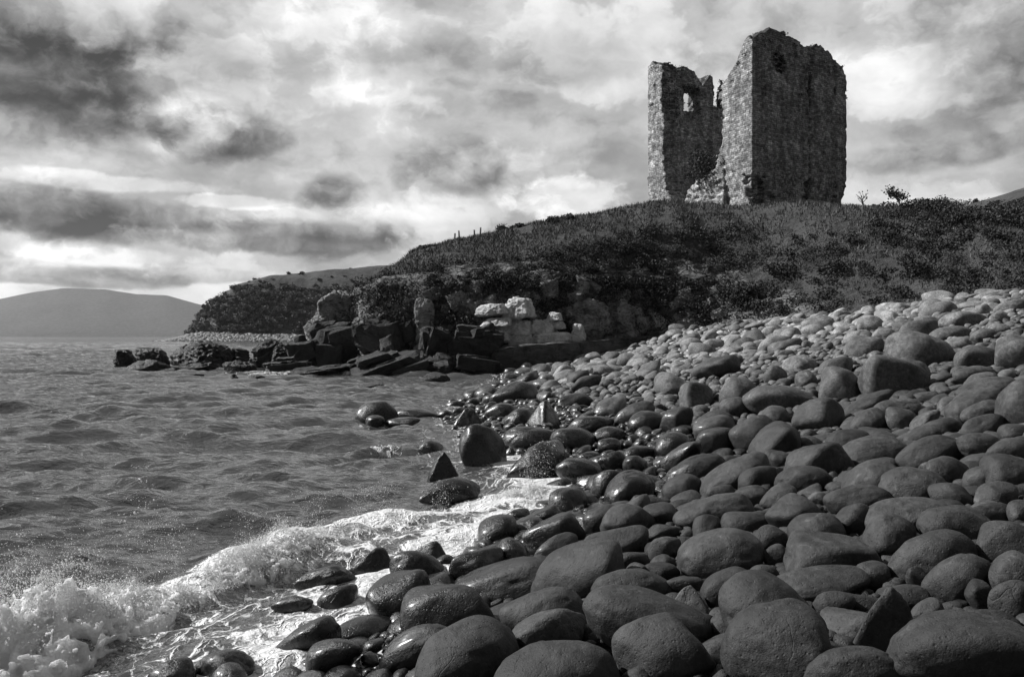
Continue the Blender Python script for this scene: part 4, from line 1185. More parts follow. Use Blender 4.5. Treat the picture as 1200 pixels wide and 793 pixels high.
# ------------------------------------------------------------------ boulders
# visible boulders: centre, width, height (photograph pixels), tilt, shape, tone factor, [label, short]
BL = """
262 780 76 38 -6 r .8 wet black boulder with a flat shoulder at the lower left surf edge|wet shoulder boulder
200 790 56 32 15 r .8
270 794 56 32 5 r .8
360 752 88 40 20 r .8 black wet boulder tilted out of the white froth, water dripping off it|dripping black boulder
392 769 70 44 15 f .9
381 677 70 26 8 s .8 flat black boulder with streaks of water running off its side|streaked flat boulder
343 708 52 20 5 s .8
396 702 52 30 10 r .8
440 655 58 30 -8 t .9 low pyramid-shaped wet rock ringed by froth|low froth-ringed pyramid rock
447 691 24 12 0 r .8
438 757 26 14 0 r .9
433 772 24 14 0 r .9
461 750 18 16 20 r .9
489 667 66 44 -8 r .85 domed glossy black boulder at the edge of the froth|glossy black dome
469 698 84 54 25 f 1.1 glistening boulder with a pale peaked top leaning against the black dome|glistening peaked boulder
503 643 46 20 -6 t .9
521 661 26 24 -20 r .8
560 662 70 34 5 f .8
582 621 50 30 10 r .8 smooth black egg-like boulder standing in the backwash|black egg boulder
601 648 42 34 0 r .9
649 626 72 36 18 f .8 wet boulder sloping up with bright glints along its ridge|glinting ridge boulder
652 643 60 30 18 r .85
590 682 130 40 14 s .8 long wet slab with a hollow dark space underneath|long overhanging slab
676 673 122 66 12 f 1.1 big shouldered boulder with a creased flat top, wet dark lower half|creased shouldered boulder
522 717 108 64 15 f .9 dark wet hump-backed boulder with a grooved left end|grooved hump boulder
492 760 102 50 22 r .9 sloping wet boulder with bright sun glints at its low end|sloping glint boulder
548 774 132 84 5 r 1.0 very large smooth matt boulder at the bottom edge, broad dome|broad matt dome
640 717 104 52 15 r 1.1 rounded oblong boulder resting on a paler broken one|rounded oblong boulder
645 740 94 52 15 a 1.5 pale broken-edged flat boulder wedged beneath an oblong one|pale broken boulder
652 792 150 76 10 r 1.0 huge smooth boulder sloping out of the bottom of the picture|huge bottom-edge boulder
718 636 86 36 0 f 1.1 blocky boulder with a mottled flat top beside a smooth cone|mottled blocky boulder
741 657 42 24 0 r 1.2
742 688 98 46 3 r 1.1 wide low boulder with a pale curved crease on its back|curved-crease boulder
762 730 162 66 -14 r 1.1 largest long boulder, thick at its left end with pale scuffed patches|long scuffed boulder
777 764 116 80 -5 f 1.0 cone-like boulder with curved dark lines across its face|dark-lined cone boulder
747 794 40 26 0 r .9
844 649 102 54 12 r 1.2 big speckled oval boulder lying on a tilt, finely pitted|speckled oval boulder
806 706 56 38 0 t 2.3 small bright pale three-cornered stone among dark boulders|bright three-cornered stone
854 688 68 46 25 r 1.0
900 710 112 68 -3 r 1.0 smooth round-backed boulder behind the great bottom dome|smooth round-back
908 756 126 100 0 r 1.0 great dome boulder with a pale scratched patch, at the bottom edge|great scratched dome
806 685 50 20 0 s 1.0
772 671 50 24 0 f 1.0
779 642 38 28 0 r 1.0
775 658 26 14 0 r 1.2
896 670 34 18 0 r .9
903 633 44 36 0 r 1.0
909 651 30 24 20 f .9
956 624 68 44 0 r 1.0 plain half-round boulder just behind a long brick-shaped one|plain half-round
981 653 120 44 -2 b 1.0 long brick-shaped boulder with a smooth flat top|brick-shaped boulder
960 682 128 32 4 r 1.1 log-like long thin boulder with an eye-shaped dent near its end|log-like boulder
1021 672 44 26 0 r .9
1041 628 66 50 10 r 1.1 speckled egg-shaped boulder standing on end beside the brick-shaped one|standing egg boulder
1090 651 102 56 8 r 1.1 large oval boulder covered in fine dark pits|pitted oval boulder
1120 616 84 48 -4 r 1.0 twin-toned boulder, grainy pale left half and dark right half|twin-toned boulder
1121 674 58 66 -30 r .95 tall kidney-shaped dark boulder leaning over small stones|kidney-shaped boulder
1180 638 72 54 15 f 1.0 boulder flecked with bright white spots at the picture's right side|white-flecked boulder
1190 674 62 54 10 r 1.0
1188 703 60 48 20 r .95 hollow-cheeked round boulder near the right edge|hollow-cheeked boulder
977 709 48 34 0 r .9
1023 730 108 92 0 t 1.0 steep triangular boulder with a rough mottled face|triangular boulder
1130 764 172 94 -5 r 1.0 biggest smooth boulder of the beach, low and wide in the lower right corner|biggest corner boulder
1000 788 120 60 3 r 1.0 low smooth boulder cut by the bottom edge below the triangular one|low bottom boulder
1066 699 46 24 0 r .9
1075 677 26 30 30 s 1.0
1086 716 42 26 10 f .9
1148 696 36 28 0 a .9
1161 676 26 28 0 r .9
1162 728 64 26 -4 r .9
642 487 46 36 -8 t .8 wet shark-fin pyramid rock pointing up from the wet boulders|shark-fin rock
603 462 56 34 -10 a .9 big angular faceted rock at the back of the wet boulders|angular back rock
550 490 44 28 0 t .8 black pyramid rock at the water's edge, foam at its foot|black waterline pyramid
565 526 58 62 35 a 1.0 tall jagged two-faced rock, pale above and black below|two-faced jagged rock
520 545 44 32 -6 t .9 small pointed rock standing in the surf|pointed surf rock
505 525 28 18 -15 r .7
528 575 68 30 -6 f .8 flat-bottomed black rock awash, alone in the white water|lone awash rock
629 543 74 40 45 a .8 tall dark rock leaning right like a fin above the splash|leaning fin rock
624 515 70 30 -2 r .75 long black loaf-shaped boulder behind the leaning fin|black loaf boulder
672 515 54 30 -10 r .75
691 498 62 24 3 r 1.1 smooth grey loaf-shaped boulder with light along its top|grey loaf boulder
607 491 42 24 12 r .8
587 484 38 24 5 r .9
673 470 46 20 0 f .9
715 479 42 24 12 r 1.3
743 486 54 26 15 r .85
757 495 44 28 0 r .75
715 509 38 20 5 r .9
714 522 28 18 0 r 1.1
679 551 58 28 -5 r .75 low black wet boulder right of the leaning fin, spray landing on it|spray-hit low boulder
714 568 40 38 0 f 1.0
738 573 66 42 15 r .75 heavy black boulder with a light upper edge, near the splash|heavy black boulder
665 587 50 30 8 r .8 dark rounded boulder with the splash breaking over its left end|splash-side boulder
635 607 48 18 18 s .75
718 542 34 24 15 f .8
749 530 42 16 0 r .9
745 545 30 24 0 r .8
706 609 46 34 12 r .8
735 610 66 36 0 f 1.3 smooth cone with a sharp crease and one pale side|creased pale cone
607 603 28 12 0 f .8
441 485 50 30 0 f .75 biggest of the weedy rocks standing off in the water|weedy offshore rock
439 493 24 14 0 r .7
489 486 50 14 -2 s .7
472 494 44 10 0 s .9
522 486 22 12 0 r .7
533 475 24 11 0 r .7
555 472 20 12 0 r .7
574 470 20 16 0 r .8
817 466 42 36 -12 f 1.2 rounded-square grey boulder on the edge of the small stones|rounded-square boulder
865 460 46 38 20 r 1.2 tall round-shouldered grey boulder beside the rounded-square one|round-shouldered boulder
912 468 84 34 -3 f 1.1 long two-humped grey boulder across the middle of the beach|two-humped boulder
958 487 64 42 8 f 1.0 barrel-like boulder with a seam, black shadow beneath it|seamed barrel boulder
861 478 36 26 0 r .8
792 492 40 30 0 f .8
835 493 50 24 4 r .8
837 502 50 28 12 r 1.2
837 519 46 36 0 f .8 wet upright boulder with a glinting puddled base|puddled-base boulder
886 510 60 44 20 r .85 smooth folded-looking dark boulder left of a lighter ridge|folded dark boulder
908 520 64 40 25 f 1.0
908 488 38 26 0 r 1.0
788 521 44 28 12 r .8
797 537 64 26 42 s .85 long finger of stone leaning steeply to the right|leaning stone finger
815 550 74 30 18 r .75 glossy black wedge-backed boulder with light running along its crest|glossy crest boulder
800 571 50 30 12 r .7
861 559 100 36 22 r 1.1 long grey boulder climbing to the right, broad pale upper side|long climbing boulder
889 561 54 32 10 r .85
846 578 36 18 0 f .8
880 582 44 28 15 r 1.0
955 543 78 48 15 a 1.0 large split boulder with a straight pale edge down its left|pale-edged split boulder
940 562 62 34 0 r .9
914 583 48 28 28 r .9
931 602 70 42 0 f 1.1 lumpy boulder with small dents on its pale top|dented lumpy boulder
836 599 94 34 8 r 1.3 wide low pale-topped boulder like a loaf|pale-topped loaf
828 617 44 32 25 f 1.1
874 613 58 28 0 f 1.1
962 584 28 16 -15 s 1.8 small pale oval disc of stone perched between boulders|pale perched disc
916 539 26 24 15 r .85
994 518 54 34 12 r .9
763 588 48 14 -4 s .9
773 602 46 24 0 f .9
775 624 46 18 0 s 1.0
1023 530 80 36 5 r 1.1 wide whale-backed boulder in mid beach|whale-backed boulder
1018 495 46 30 15 r .9
1057 491 38 26 -8 f .9
1050 479 66 24 5 r 1.0
1018 472 64 18 18 s 1.0
1146 478 82 38 15 r 1.0 broad tilted boulder with a smaller one lying against its front|broad tilted boulder
1152 483 54 26 15 r .9
1150 522 64 34 0 r .9 smooth lens-shaped dark boulder near the right|lens-shaped boulder
1150 500 56 26 12 r .9
1091 530 80 40 12 f 1.0 saddle-backed boulder with a knobbed right end|saddle-backed boulder
1109 551 58 34 -5 r .9
1070 570 74 46 -5 r 1.1 rounded pale-topped boulder with a small rust-like drip|drip-marked boulder
1022 563 72 44 15 r 1.0
1007 587 78 38 8 r .95
1004 612 54 38 30 f .95
1062 603 110 38 3 r 1.3 low boulder capped by a bright smooth pale band|pale-banded boulder
1116 580 52 28 -5 f 1.0
1149 560 42 28 15 r .9
1182 552 62 48 20 r .95 big smooth boulder rising to the right edge, mid slope|rising edge boulder
1185 530 58 36 15 r .9
1168 580 50 28 -4 f .9
1080 514 48 30 15 f 1.0
1106 500 44 22 0 r .9
1083 494 44 18 30 s 1.3
1186 506 36 20 0 r 1.0
1160 603 62 28 0 r .85
1196 600 36 30 10 r 1.0
1204 478 84 64 40 f .9 steep dark smooth boulder cut by the right edge|steep edge boulder
1081 414 86 46 -15 r 1.25 huge speckled boulder high on the sunlit upper beach|huge speckled upper boulder
1044 444 74 52 -10 f 1.2 great rounded boulder with scuffed face below the speckled one|scuffed rounded boulder
980 452 54 48 10 f 1.2 bell-shaped pale boulder standing up from the upper beach|bell-shaped boulder
1013 408 46 30 0 r 1.3
1020 382 38 26 -8 f 1.4 highest of the large pale boulders below the dark hillside|highest pale boulder
1037 393 32 18 0 r 1.3
1128 376 52 22 -4 r 1.3 long smooth pale boulder near the beach crest|long crest boulder
1112 392 56 20 3 r 1.0
1147 419 56 30 0 f 1.0
1190 415 58 48 10 a 1.3 square-cut boulder with a bright chip, at the right edge|square-cut edge boulder
1143 439 58 22 3 r 1.2
1147 449 40 24 8 r 1.5 light smooth egg of stone under a longer flat one|light smooth egg
1070 436 40 32 -10 r 1.1
1119 404 28 18 0 r 1.4
937 428 44 24 8 r 1.3
945 445 28 24 0 f 1.1
979 431 48 26 15 a .9
908 441 30 26 0 r 1.2
1157 455 70 22 12 r 1.1
1160 346 38 11 12 s 1.4
1185 359 44 15 8 s 1.2
1137 359 36 13 10 r 1.2
1152 394 28 18 0 r 1.3
1085 378 34 16 0 f 1.1
1153 365 16 18 20 a 1.6
1170 372 28 13 0 r 1.4
1172 385 26 14 0 r 1.2
""".strip().splitlines()

br_ = np.random.default_rng(55)
stones = []          # placed stones: x, y, r (plan), for spacing
def wetness(x, y, z):
    """how wet: swash reaches higher near the water; far up the beach is dry"""
    d = x - shore_x(np.clip(y, 0, 60))
    top = np.interp(y, [0, 6, 9, 14, 20, 30, 45], [1.9, 2.4, 3.1, 4.8, 4.6, 3.4, 2.4])
    return sstep(top, top * .35, d)

def dry_shade_tone(x, y):
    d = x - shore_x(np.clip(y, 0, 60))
    return np.interp(y, [0, 6, 12, 20, 30], [.030, .036, .051, .105, .16]) * (.85 + .3 * sstep(2, 8, d))  # dry upper beach paler; nearer stones darkened to stand in for cloud shade

land = []            # individuals: dict
for i, ln in enumerate(BL):
    parts = ln.split(None, 7)
    cx, cy, w, h, tl_ = (float(q) for q in parts[:5])
    shp, tf = parts[5], float(parts[6])
    lab = parts[7].split("|") if len(parts) > 7 else None
    Ys = np.arange(2.2, 60, .02)
    xs = (cx - 600) / F * Ys
    zr = CZ + (HOR - cy) / F * Ys
    hm = h / F * Ys
    g = np.maximum(beach(xs, Ys), np.where(Ys < 18, .10, -.02)) + .26 * hm
    ok = np.where(zr <= g)[0]
    Yd = Ys[ok[0]] if len(ok) else 30.0
    a, c_ = w / 2 / F * Yd, h / 2 / F * Yd
    x = (cx - 600) / F * Yd
    zc_ = CZ + (HOR - cy) / F * Yd
    dp = br_.uniform(.75, 1.05) * (a if w / h < 2 else .7 * a) * (.9 if shp != 's' else .8)
    level = 5 if w > 60 else 4
    V, Fc = rock_shape(level, shp, br_, .022)
    V = V * np.array([a, dp, c_ * 1.14])
    V = V @ rotm(0, 0, br_.uniform(-.3, .3)).T @ rotm(br_.uniform(-.05, .15), -R(tl_ + (6 if tl_ >= 0 and shp in 'rfs' else 0)), 0).T
    zc_ -= c_ * .14
    land.append(dict(V=V, F=Fc, x=x, y=Yd, z=zc_, w=w, h=h, px=cx, py=cy, tf=tf, lab=lab, tilt=tl_, shp=shp, a=a, dp=dp, c=c_))

cell = .5
grid = {}
def add_blk(x, y, rad):
    k = (int(math.floor(x / cell)), int(math.floor(y / cell)))
    grid.setdefault(k, []).append((x, y, rad))
def free(x, y, rad, ov):
    n_ = int(math.ceil((rad + 1.3) / cell))
    kx, ky = int(math.floor(x / cell)), int(math.floor(y / cell))
    for i in range(kx - n_, kx + n_ + 1):
        for j in range(ky - n_, ky + n_ + 1):
            for (qx, qy, qr) in grid.get((i, j), ()):
                if (x - qx) ** 2 + (y - qy) ** 2 < (ov * (rad + qr)) ** 2:
                    return False
    return True
for s_ in land:
    n_ = max(1, int(round(s_["a"] / s_["dp"])))
    add_blk(s_["x"], s_["y"], .92 * min(s_["a"], s_["dp"]))
    if s_["a"] > 1.25 * s_["dp"]:
        for sg in (-1, 1):
            add_blk(s_["x"] + sg * (s_["a"] - s_["dp"]), s_["y"], .85 * s_["dp"])

fill = []
LPX, LPY, LW, LH, LYY = (np.array([q[k] for q in land]) for k in ('px', 'py', 'w', 'h', 'y'))
def near_px(x, y):
    return 600 + F * x / y
def throw(n_, lo, hi, ymin, ymax, ov, lift, power=1.0, layer=1):
    c_ = 0
    for _ in range(n_):
        # even spread over the ground the view takes in, with a margin
        y = math.sqrt(br_.uniform(ymin ** 2, ymax ** 2)) if ymax > 12 else br_.uniform(ymin, ymax)
        x = br_.uniform(-.42 * y - .5, .80 * y + 1.2)
        d = x - float(shore_x(y))
        if d < -.25 or x > 21: continue
        if y > cliff_y(x) + 1.0: continue
        if y > 46.2 + .52 * max(x + 1, 0) - .3 and x < 10.2: continue      # keep off the ledge
        rad = lo + (hi - lo) * br_.uniform() ** power
        if y < 17 and d < .45 + .25 * (y < 9): continue
        if d < .4 and br_.uniform() < .5: continue
        if not free(x, y, rad, ov): continue
        zt_ = max(float(beach(x, y)), -.1) + lift * rad * 2 + rad * .62
        tp, hp_, qx = HOR + (CZ - zt_) / y * F, rad * F / y, near_px(x, y)
        if np.any((LYY > y - .15) & (np.abs(LPX - qx) < .40 * LW + .8 * hp_) & (tp < LPY + .18 * LH) & (tp > LPY - 1.5 * LH)): continue
        add_blk(x, y, rad)
        fill.append((x, y, rad, lift, layer))
        c_ += 1
    return c_
# upper and far beach (behind the listed boulders)
throw(260, .36, .56, 17, 58, .92, .20, 1.5)
throw(2200, .22, .36, 26, 58, .88, .18, 1.8)
throw(20000, .13, .24, 22, 58, .84, .16, 1.6)
throw(14000, .10, .17, 12, 58, .84, .04, 1.5)
throw(40000, .06, .11, 13, 58, .80, .06)
# near beach: gaps between the listed boulders
throw(5000, .18, .28, 2.0, 16, .94, -.12, 1.6)
throw(12000, .10, .18, 2.0, 16, .86, -.12, 1.4)
throw(20000, .07, .12, 2.0, 16, .80, -.10)
throw(26000, .04, .07, 2.0, 12, .80, -.12)
throw(30000, .02, .04, 2.2, 9, .80, -.2)

def fill_stone(x, y, rad, lift, layer, level):
    shp = br_.choice(['r', 'r', 'r', 'f', 's', 'a'] if y < 20 else ['r', 'f', 'f', 's', 'a'])
    V, Fc = rock_shape(level, shp, br_, .025)
    e = br_.uniform(.75, 1.25)
    fl = br_.uniform(.5, .85) * (.7 if shp == 's' else 1)
    V = V * np.array([rad * 1.12 * e, rad * 1.12 / e, rad * fl * 1.1])
    V = V @ rotm(br_.normal(0, .18), br_.normal(0, .15), br_.uniform(0, 6.28)).T @ rotm(br_.normal(.05, .12), -abs(br_.normal(.18, .2)), 0).T
    zz = max(float(beach(x, y)), -.1) + lift * rad * 2 - (.02 if y < 16 else -.02)
    return V, Fc, (x, y, zz)

def stone_attrs(V, loc, tf):
    wx = V + np.array(loc)
    wt_ = wetness(wx[:, 0], wx[:, 1], wx[:, 2])
    wt_ = np.maximum(wt_, sstep(.35, .05, wx[:, 2]))
    tn_ = np.full(len(V), float(dry_shade_tone(loc[0], loc[1])) * tf)
    return {"tone": tn_, "wet": wt_}

# the individuals: the listed boulders and the largest of the rest, up to 300
fill_sz = sorted(range(len(fill)), key=lambda i: -(fill[i][2] / fill[i][1]) if 560 - 400 < near_px(fill[i][0], fill[i][1]) < 1205 and HOR + (CZ - float(beach(fill[i][0], fill[i][1]))) / fill[i][1] * F < 800 else 0)
extra = set(fill_sz[:298 - len(land)])
indiv = []
for s_ in land:
    loc = (s_["x"], s_["y"], s_["z"])
    s_["tf"] *= br_.uniform(.88, 1.15) if s_["lab"] else br_.uniform(.65, 1.4)
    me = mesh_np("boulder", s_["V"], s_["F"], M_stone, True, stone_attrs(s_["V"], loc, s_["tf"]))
    s_["o"] = link("boulder", me, None, loc)
    indiv.append(s_)
Vs, Fs, At, Wt, o_ = [], [], [], [], 0
for i, (x, y, rad, lift, layer) in enumerate(fill):
    pxl = rad * F / max(y, 1)
    lvl = 4 if (i in extra or pxl > 22) else (3 if pxl > 6 else 2)
    V, Fc, loc = fill_stone(x, y, rad, lift, layer, lvl)
    tf = float(np.clip(br_.normal(1.0, .38), .45, 2.2))
    if y > 17 and br_.uniform() < .08: tf *= 1.7
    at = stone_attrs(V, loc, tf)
    if i in extra:
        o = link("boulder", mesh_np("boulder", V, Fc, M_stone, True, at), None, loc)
        ext = V.max(0) - V.min(0)
        indiv.append(dict(o=o, px=near_px(x, y), py=HOR + (CZ - loc[2]) / y * F, w=ext[0] / y * F, h=ext[2] / y * F, tf=tf, lab=None, tilt=0, shp='f', x=x, y=y, z=loc[2]))
    else:
        Vs.append(V + np.array(loc)); Fs.append(Fc + o_); o_ += len(V)
        At.append(at["tone"]); Wt.append(at["wet"])
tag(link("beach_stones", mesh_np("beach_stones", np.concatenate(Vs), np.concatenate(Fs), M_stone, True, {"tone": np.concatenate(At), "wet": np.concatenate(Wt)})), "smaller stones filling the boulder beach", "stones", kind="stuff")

# labels: listed ones carry their own; the others say where they lie among those
anchors = [s_ for s_ in indiv if s_["lab"]]
used = set(s_["lab"][0] for s_ in anchors)
def rel(dx, dy):
    a = math.degrees(math.atan2(dy, dx)) % 360
    k = int((a + 22.5) // 45) % 8
    return ["right of", "in front and right of", "in front of", "in front and left of", "left of", "behind and left of", "behind", "behind and right of"][k]
wmed = 46
for s_ in indiv:
    if s_["lab"]:
        lb = s_["lab"][0]
    else:
        wv = float(wetness(s_["x"], s_["y"], s_["z"]))
        tone_w = "wet black" if wv > .6 else ("pale" if s_["tf"] > 1.25 else ("dark grey" if s_["tf"] < .85 else "grey"))
        size_w = "small" if s_["w"] < 30 else ("mid-sized" if s_["w"] < 55 else "large")
        ratio = s_["w"] / max(s_["h"], 1)
        form_w = "flat" if ratio > 2.1 else ("oval" if ratio > 1.55 else ("rounded" if ratio > 1.1 else "upright"))
        near = sorted(anchors, key=lambda q: math.hypot(q["px"] - s_["px"], (q["py"] - s_["py"]) * 1.4))
        lb = None
        for adj in (f"{size_w} {tone_w}", f"{size_w} {form_w} {tone_w}"):
            for q in near[:5]:
                cand = f"{adj} boulder {rel(s_['px'] - q['px'], s_['py'] - q['py'])} the {q['lab'][1]}"
                if cand not in used and len(cand.split()) <= 16:
                    lb = cand; break
            if lb: break
        if lb is None:
            for q in near[:4]:
                for q2 in near[1:7]:
                    cand = f"{tone_w} boulder {rel(s_['px'] - q['px'], s_['py'] - q['py'])} the {q['lab'][1]}, {rel(s_['px'] - q2['px'], s_['py'] - q2['py'])} the {q2['lab'][1]}"
                    if lb is None and cand not in used and len(cand.split()) <= 16: lb = cand
        if lb is None:
            lb = f"{size_w} {form_w} {tone_w} boulder in the crowd near the {near[0]['lab'][1]}"
        used.add(lb)
    tag(s_["o"], lb, "boulder", "boulders of the storm beach")

# ------------------------------------------------------------------ breaking wave: splash and spray (uncountable)
M_froth, nt, b = new_mat("froth")
b.inputs["Base Color"].default_value = (.97, .97, .97, 1)
b.inputs["Roughness"].default_value = .6
b.inputs["Subsurface Weight"].default_value = 1.0
b.inputs["Subsurface Radius"].default_value = (1, 1, 1)
b.inputs["Subsurface Scale"].default_value = .12
oc = nt.nodes.new("ShaderNodeTexCoord").outputs["Object"]
nt.links.new(bump(nt, mth(nt, 'ADD', noise(nt, oc, 26, 6, .7), mth(nt, 'MULTIPLY', noise(nt, oc, 90, 3, .7), .4)), 1.0, .035), b.inputs["Normal"])
M_foam, nt, b = new_mat("sea_spray_white")
b.inputs["Base Color"].default_value = (.86, .86, .86, 1)
b.inputs["Roughness"].default_value = .45
b.inputs["Subsurface Weight"].default_value = .25
b.inputs["Subsurface Radius"].default_value = (.05, .05, .05)
b.inputs["Subsurface Scale"].default_value = .6
b.inputs["Base Color"].default_value = (.99, .99, .99, 1)
b.inputs["Subsurface Weight"].default_value = 0
tr_ = nd(nt, "ShaderNodeBsdfTranslucent", {"Color": (.99, .99, .99, 1)})
mx_ = nd(nt, "ShaderNodeMixShader", {0: .45})
nt.links.new(b.outputs[0], mx_.inputs[1]); nt.links.new(tr_.outputs[0], mx_.inputs[2])
nt.links.new(mx_.outputs[0], nt.nodes["Material Output"].inputs["Surface"])
oc = nt.nodes.new("ShaderNodeTexCoord").outputs["Object"]
nt.links.new(bump(nt, mth(nt, 'ADD', noise(nt, oc, 30, 6, .7), mth(nt, 'MULTIPLY', noise(nt, oc, 110, 3, .7), .4)), .9, .03), b.inputs["Normal"])
SRES = .017
sx = np.arange(-4.9, 1.2, SRES); sy = np.arange(4.3, 11.6, SRES); sz = np.arange(-.10, .80, SRES)
XX, YY = np.meshgrid(sx, sy, indexing='ij')
dB, sB, tB = seg_dist(XX, YY, BREAK)
TK = [0, .08, .17, .24, .32, .38, .45, .52, .60, .70, .80, .90, .97, 1]
HK = [.30, .50, .66, .60, .26, .05, .20, .30, .14, .02, .02, .08, .24, .05]
hgt = np.interp(tB, TK, HK)
wid = np.interp(tB, [0, .2, .35, .5, .7, 1], [.36, .36, .22, .26, .24, .30])
q2 = dB * np.where(sB > 0, 1.3, .9) / wid
topS = .64 * hgt * np.exp(-np.abs(q2) ** 1.6 * 1.2) * (1 + .95 * fbm(st3(XX * 3.2, YY * 3.2, 0 * XX + 3), 4, .6)) - .05
act = topS > -.01
Xc, Yc = XX[act], YY[act]
Pz = st3(Xc[:, None], Yc[:, None], sz[None, :])
tn1 = fbm(Pz * 5.0 + 11, 2, .6)
tn2 = fbm(Pz * 16.0 + 3, 2, .6)
lowf = fbm(Pz * 2.2 + 70, 2)
ff = np.maximum(Pz[..., 2] - topS[act][:, None], (topS[act][:, None] - .20 - Pz[..., 2]) * .6)
ff = ff + .34 * np.abs(tn1) - .075 + .17 * tn2 + .10 * np.maximum(lowf, 0)
ff = np.clip(ff * 6, -1, 1)
dense = np.full((len(sx), len(sy), len(sz)), 1.0, np.float32)
dense[act] = ff
p, q = vox_mesh(dense, (sx[0], sy[0], sz[0]), SRES)
sp_ = np.random.default_rng(90)
D1, F1 = ico(1)      # 12-vertex drops
# drops: a dense froth over the crest, thinning out into the air
OV = np.array([(1, 0, 0), (-1, 0, 0), (0, 1, 0), (0, -1, 0), (0, 0, 1), (0, 0, -1)], float)
OF = np.array([(0, 2, 4), (2, 1, 4), (1, 3, 4), (3, 0, 4), (2, 0, 5), (1, 2, 5), (3, 1, 5), (0, 3, 5)])
Pa = np.array(BREAK)
L = np.concatenate([[0], np.cumsum(np.linalg.norm(np.diff(Pa, axis=0), axis=1))]); L /= L[-1]
n0 = 340000
t_ = sp_.uniform(0, 1, n0)
bx, by = np.interp(t_, L, Pa[:, 0]), np.interp(t_, L, Pa[:, 1])
wd2 = np.interp(t_, [0, .2, .35, .5, .7, 1], [.36, .36, .22, .26, .24, .30])
ox, oy = sp_.normal(0, .62, n0) * wd2, sp_.normal(0, .62, n0) * wd2
X2, Y2 = bx + ox, by + oy
h2 = np.interp(t_, TK, HK) * np.exp(-((ox ** 2 + oy ** 2) / wd2 ** 2) * .8) * (1 + 1.0 * fbm(st3(X2 * 3.2, Y2 * 3.2, 0 * X2 + 3), 4, .6))
e_ = sp_.exponential(1.0, n0)
Z2 = np.maximum(h2, .01) * np.where(sp_.uniform(0, 1, n0) < .8, sp_.uniform(.15, 1.02, n0), 1 + .16 * e_)
C = np.stack([X2, Y2, Z2], -1)
dn = fbm(C * 4.2 + 55, 4, .6) - .10 * e_ * (Z2 > h2)
keep = (dn > -.10 + .18 * sp_.normal(0, .5, n0)) & (h2 > .03) & ((Z2 > h2 * .72) | (sp_.uniform(0, 1, n0) < .12))
C, air = C[keep], (Z2 > h2)[keep]
# jets: fans of droplets thrown up
J, AJ = [], []
for (jx, jy, jh, lean) in [(-3.0, 6.3, .95, .1), (-2.75, 6.6, .75, -.1), (-3.4, 5.7, .8, -.15), (-3.75, 5.1, .65, 0), (-2.5, 7.3, .6, .1), (-2.05, 8.2, .6, .05), (-1.75, 8.8, .55, .1), (.15, 10.6, .7, .12), (.42, 10.9, .8, .05), (.3, 10.7, .6, -.1), (-.9, 9.5, .45, .1), (-3.2, 6.0, .85, .2), (-2.9, 6.1, .7, .3), (-1.4, 9.2, .5, -.1)]:
    k_ = 700
    tt2 = sp_.uniform(0, 1, k_) ** 1.2
    sprd = .015 + .10 * tt2
    J.append(np.stack([jx + lean * tt2 + sp_.normal(0, 1, k_) * sprd, jy + sp_.normal(0, 1, k_) * sprd, jh * tt2], -1))
J = np.concatenate(J)
C = np.concatenate([C, J]); air = np.concatenate([air, np.ones(len(J), bool)])
rad = np.exp(sp_.normal(0, .45, len(C))) * np.where(air, .0019, .0034)
rad = np.clip(rad, .0012, .014)
print("drops", len(C))
str_ = sp_.uniform(.6, 1.6, (len(C), 1, 3))
VD = (OV[None] * rad[:, None, None] * str_ + C[:, None, :]).reshape(-1, 3)
FD = (OF[None] + (np.arange(len(C)) * 6)[:, None, None]).reshape(-1, 3)
tag(link("sea_spray", mesh_np("sea_spray", p, q[:, ::-1], M_froth, True)), "white tumbling crest of the wave breaking on the boulders", "breaking wave", kind="stuff")
tag(link("spray_droplets", mesh_np("spray_droplets", VD, FD, M_foam, True)), "droplets flung up by the breaking wave", "spray", kind="stuff")

# ------------------------------------------------------------------ shrubs, small trees and posts one can tell apart
SH = [(590, 268, 1.0, .9, "spiky skyline bush, leftmost of the pair beside the fence posts"), (606, 265, 1.3, .8, "wide low skyline bush right of the fence posts"),
      (649, 260, .8, .85, "bushy tuft on the skyline midway to the tower"), (668, 257, .6, .7, "small tuft on the skyline nearest the tower's left"),
      (502, 286, 1.0, .5, "low bush on the cliff-top shoulder"), (1034, 243, 1.6, .8, "dark gorse clump in the dip right of the tower"),
      (1072, 243, 1.8, 1.1, "dark rounded thicket right of the bare little tree"), (1100, 242, 1.9, 1.3, "wide thicket left of the tall dark bush"),
      (1122, 240, 2.4, 1.9, "tallest dark bush on the right-hand skyline"), (1140, 236, 1.0, 1.3, "narrow upright bush beside the tallest dark bush"),
      (1165, 240, 1.6, .9, "bush at the foot of the far pale field"), (1190, 258, 2.2, 1.3, "dark bush below the pale field at the right edge"),
      (655, 322, 1.6, 1.1, "leafy glinting bush above the ledge's middle"), (690, 318, 1.7, 1.2, "broad leafy bush right of the glinting one"),
      (742, 340, 1.6, 1.2, "pale-leaved bush hanging over the grey rock bay"), (800, 345, 1.7, 1.3, "dark bush overhanging the low rock"),
      (920, 322, 1.9, 1.3, "big pale-leaved bush on the lower slope below the tower"), (880, 350, 1.5, 1.2, "dark bush at the back of the beach below the tower"),
      (1085, 320, 1.8, 1.2, "spreading bush behind the beach crest"), (985, 318, 1.6, 1.1, "dark bush left of the spreading one")]
for i, (px, py, rx, rz, lb) in enumerate(SH):
    x, y, zz = hill_hit(px, py)
    lit_ = 0.20
    shrub("shrub", x, y, zz - .25, rx * .75, rz * (.75 if px < 1000 else .65), .14, int(700 * rx), 600 + i, lb, "shrub", "shrubs on the castle hill", lumps=7)
x, y, zz = hill_hit(824, 214)
C0 = CB + E1 * 5.5 + E2 * .5
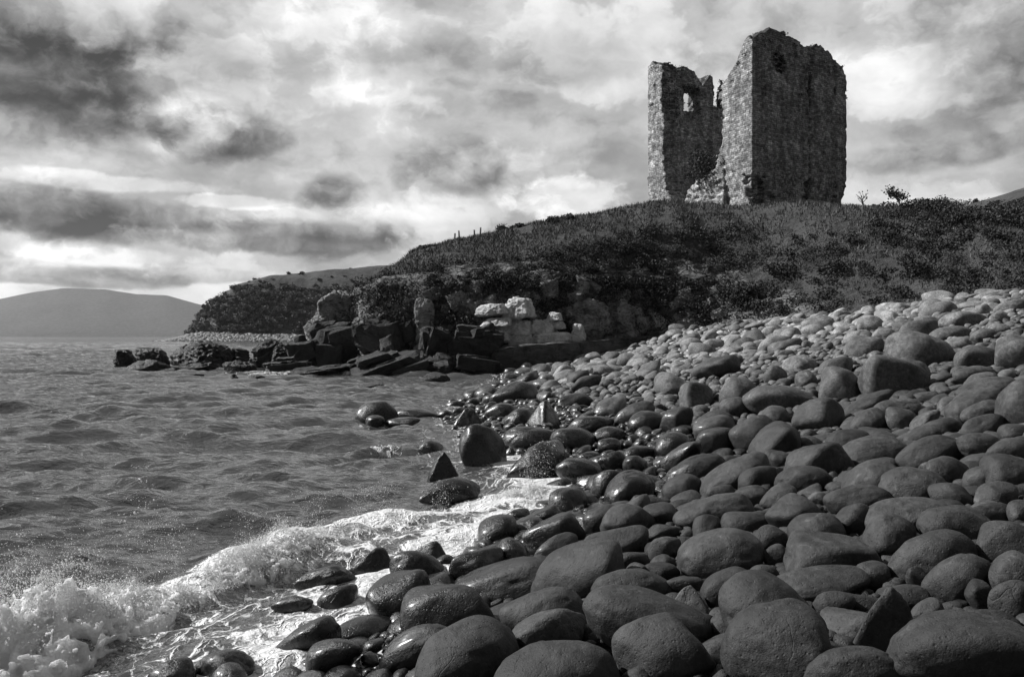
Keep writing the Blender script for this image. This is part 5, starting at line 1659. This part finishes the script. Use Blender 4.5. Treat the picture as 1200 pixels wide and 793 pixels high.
shrub("shrub", C0[0], C0[1], CZ0 + 2.7, 1.9, 2.3, .16, 2600, 700, "ivy and bush growing on the rubble inside the tower's breach", "shrub", "shrubs on the castle hill", lumps=9)

def small_tree(px, py, h, crown, n, seed, label, leaf=.16):
    r = np.random.default_rng(seed)
    x, y, zz = hill_hit(px, py)
    root = link("small_tree", None, None, (x, y, zz))
    tag(root, label, "tree", "small trees on the skyline")
    tr = [tube([(0, 0, -.3), (.05, 0, h * .3), (.0, 0, h * .55)], .07, .04)]
    tips = []
    for k in range(9):
        a = r.uniform(0, 6.28); e = np.array([math.cos(a) * crown * r.uniform(.5, 1), math.sin(a) * crown * .7, h * r.uniform(.65, 1.0)])
        s0 = np.array([0, 0, h * r.uniform(.3, .55)])
        tr.append(tube([s0, (s0 + e) / 2 + r.normal(0, .06, 3), e], .03, .008))
        tips.append(e); tips.append((s0 + e) / 2 + (e - s0) * .2)
    V, F_ = join(tr)
    link("trunk", mesh_np("trunk", V, F_, M_wood, True), root)
    C = np.concatenate([t + r.normal(0, .16 * crown, (n // len(tips), 3)) for t in tips])
    V, F_ = leaf_cards(C, leaf, r)
    link("crown", mesh_np("crown", V, F_, M_leaf, False, {"shade": np.repeat(r.uniform(0, 1, len(C)), 4)}), root)
small_tree(1053, 248, 1.5, .85, 420, 801, "thin-leaved little tree on the skyline right of the tower")
small_tree(1010, 247, 1.3, .45, 46, 802, "spindly lone sapling in the dip beside the tower", .13)

for i, (px, py, hgt_, lb) in enumerate([(533, 281, .75, "short fence post, left of two standing close together on the skyline"), (538, 280, .95, "taller fence post of two standing close together on the skyline"),
                                     (563, 274, .85, "dark fence post alone on the skyline right of the close pair"), (556, 279, .8, "pale fence post just below the skyline"), (593, 277, .7, "pale fence post on the grass below the skyline bushes")]):
    x, y, zz = hill_hit(px, py)
    bm = bmesh.new()
    bmesh.ops.create_cone(bm, cap_ends=True, segments=8, radius1=.075, radius2=.06, depth=hgt_ * .5 + .3)
    for v_ in bm.verts: v_.co.x += .05 * v_.co.z * (-1) ** i
    bmesh.ops.bevel(bm, geom=[e for e in bm.edges], offset=.012, segments=1)
    me = bpy.data.meshes.new("fence_post"); bm.to_mesh(me); bm.free()
    me.materials.append(M_wood)
    tag(link("fence_post", me, None, (x, y, zz + (hgt_ - .3) / 2)), lb, "fence post", "fence posts on the hill")
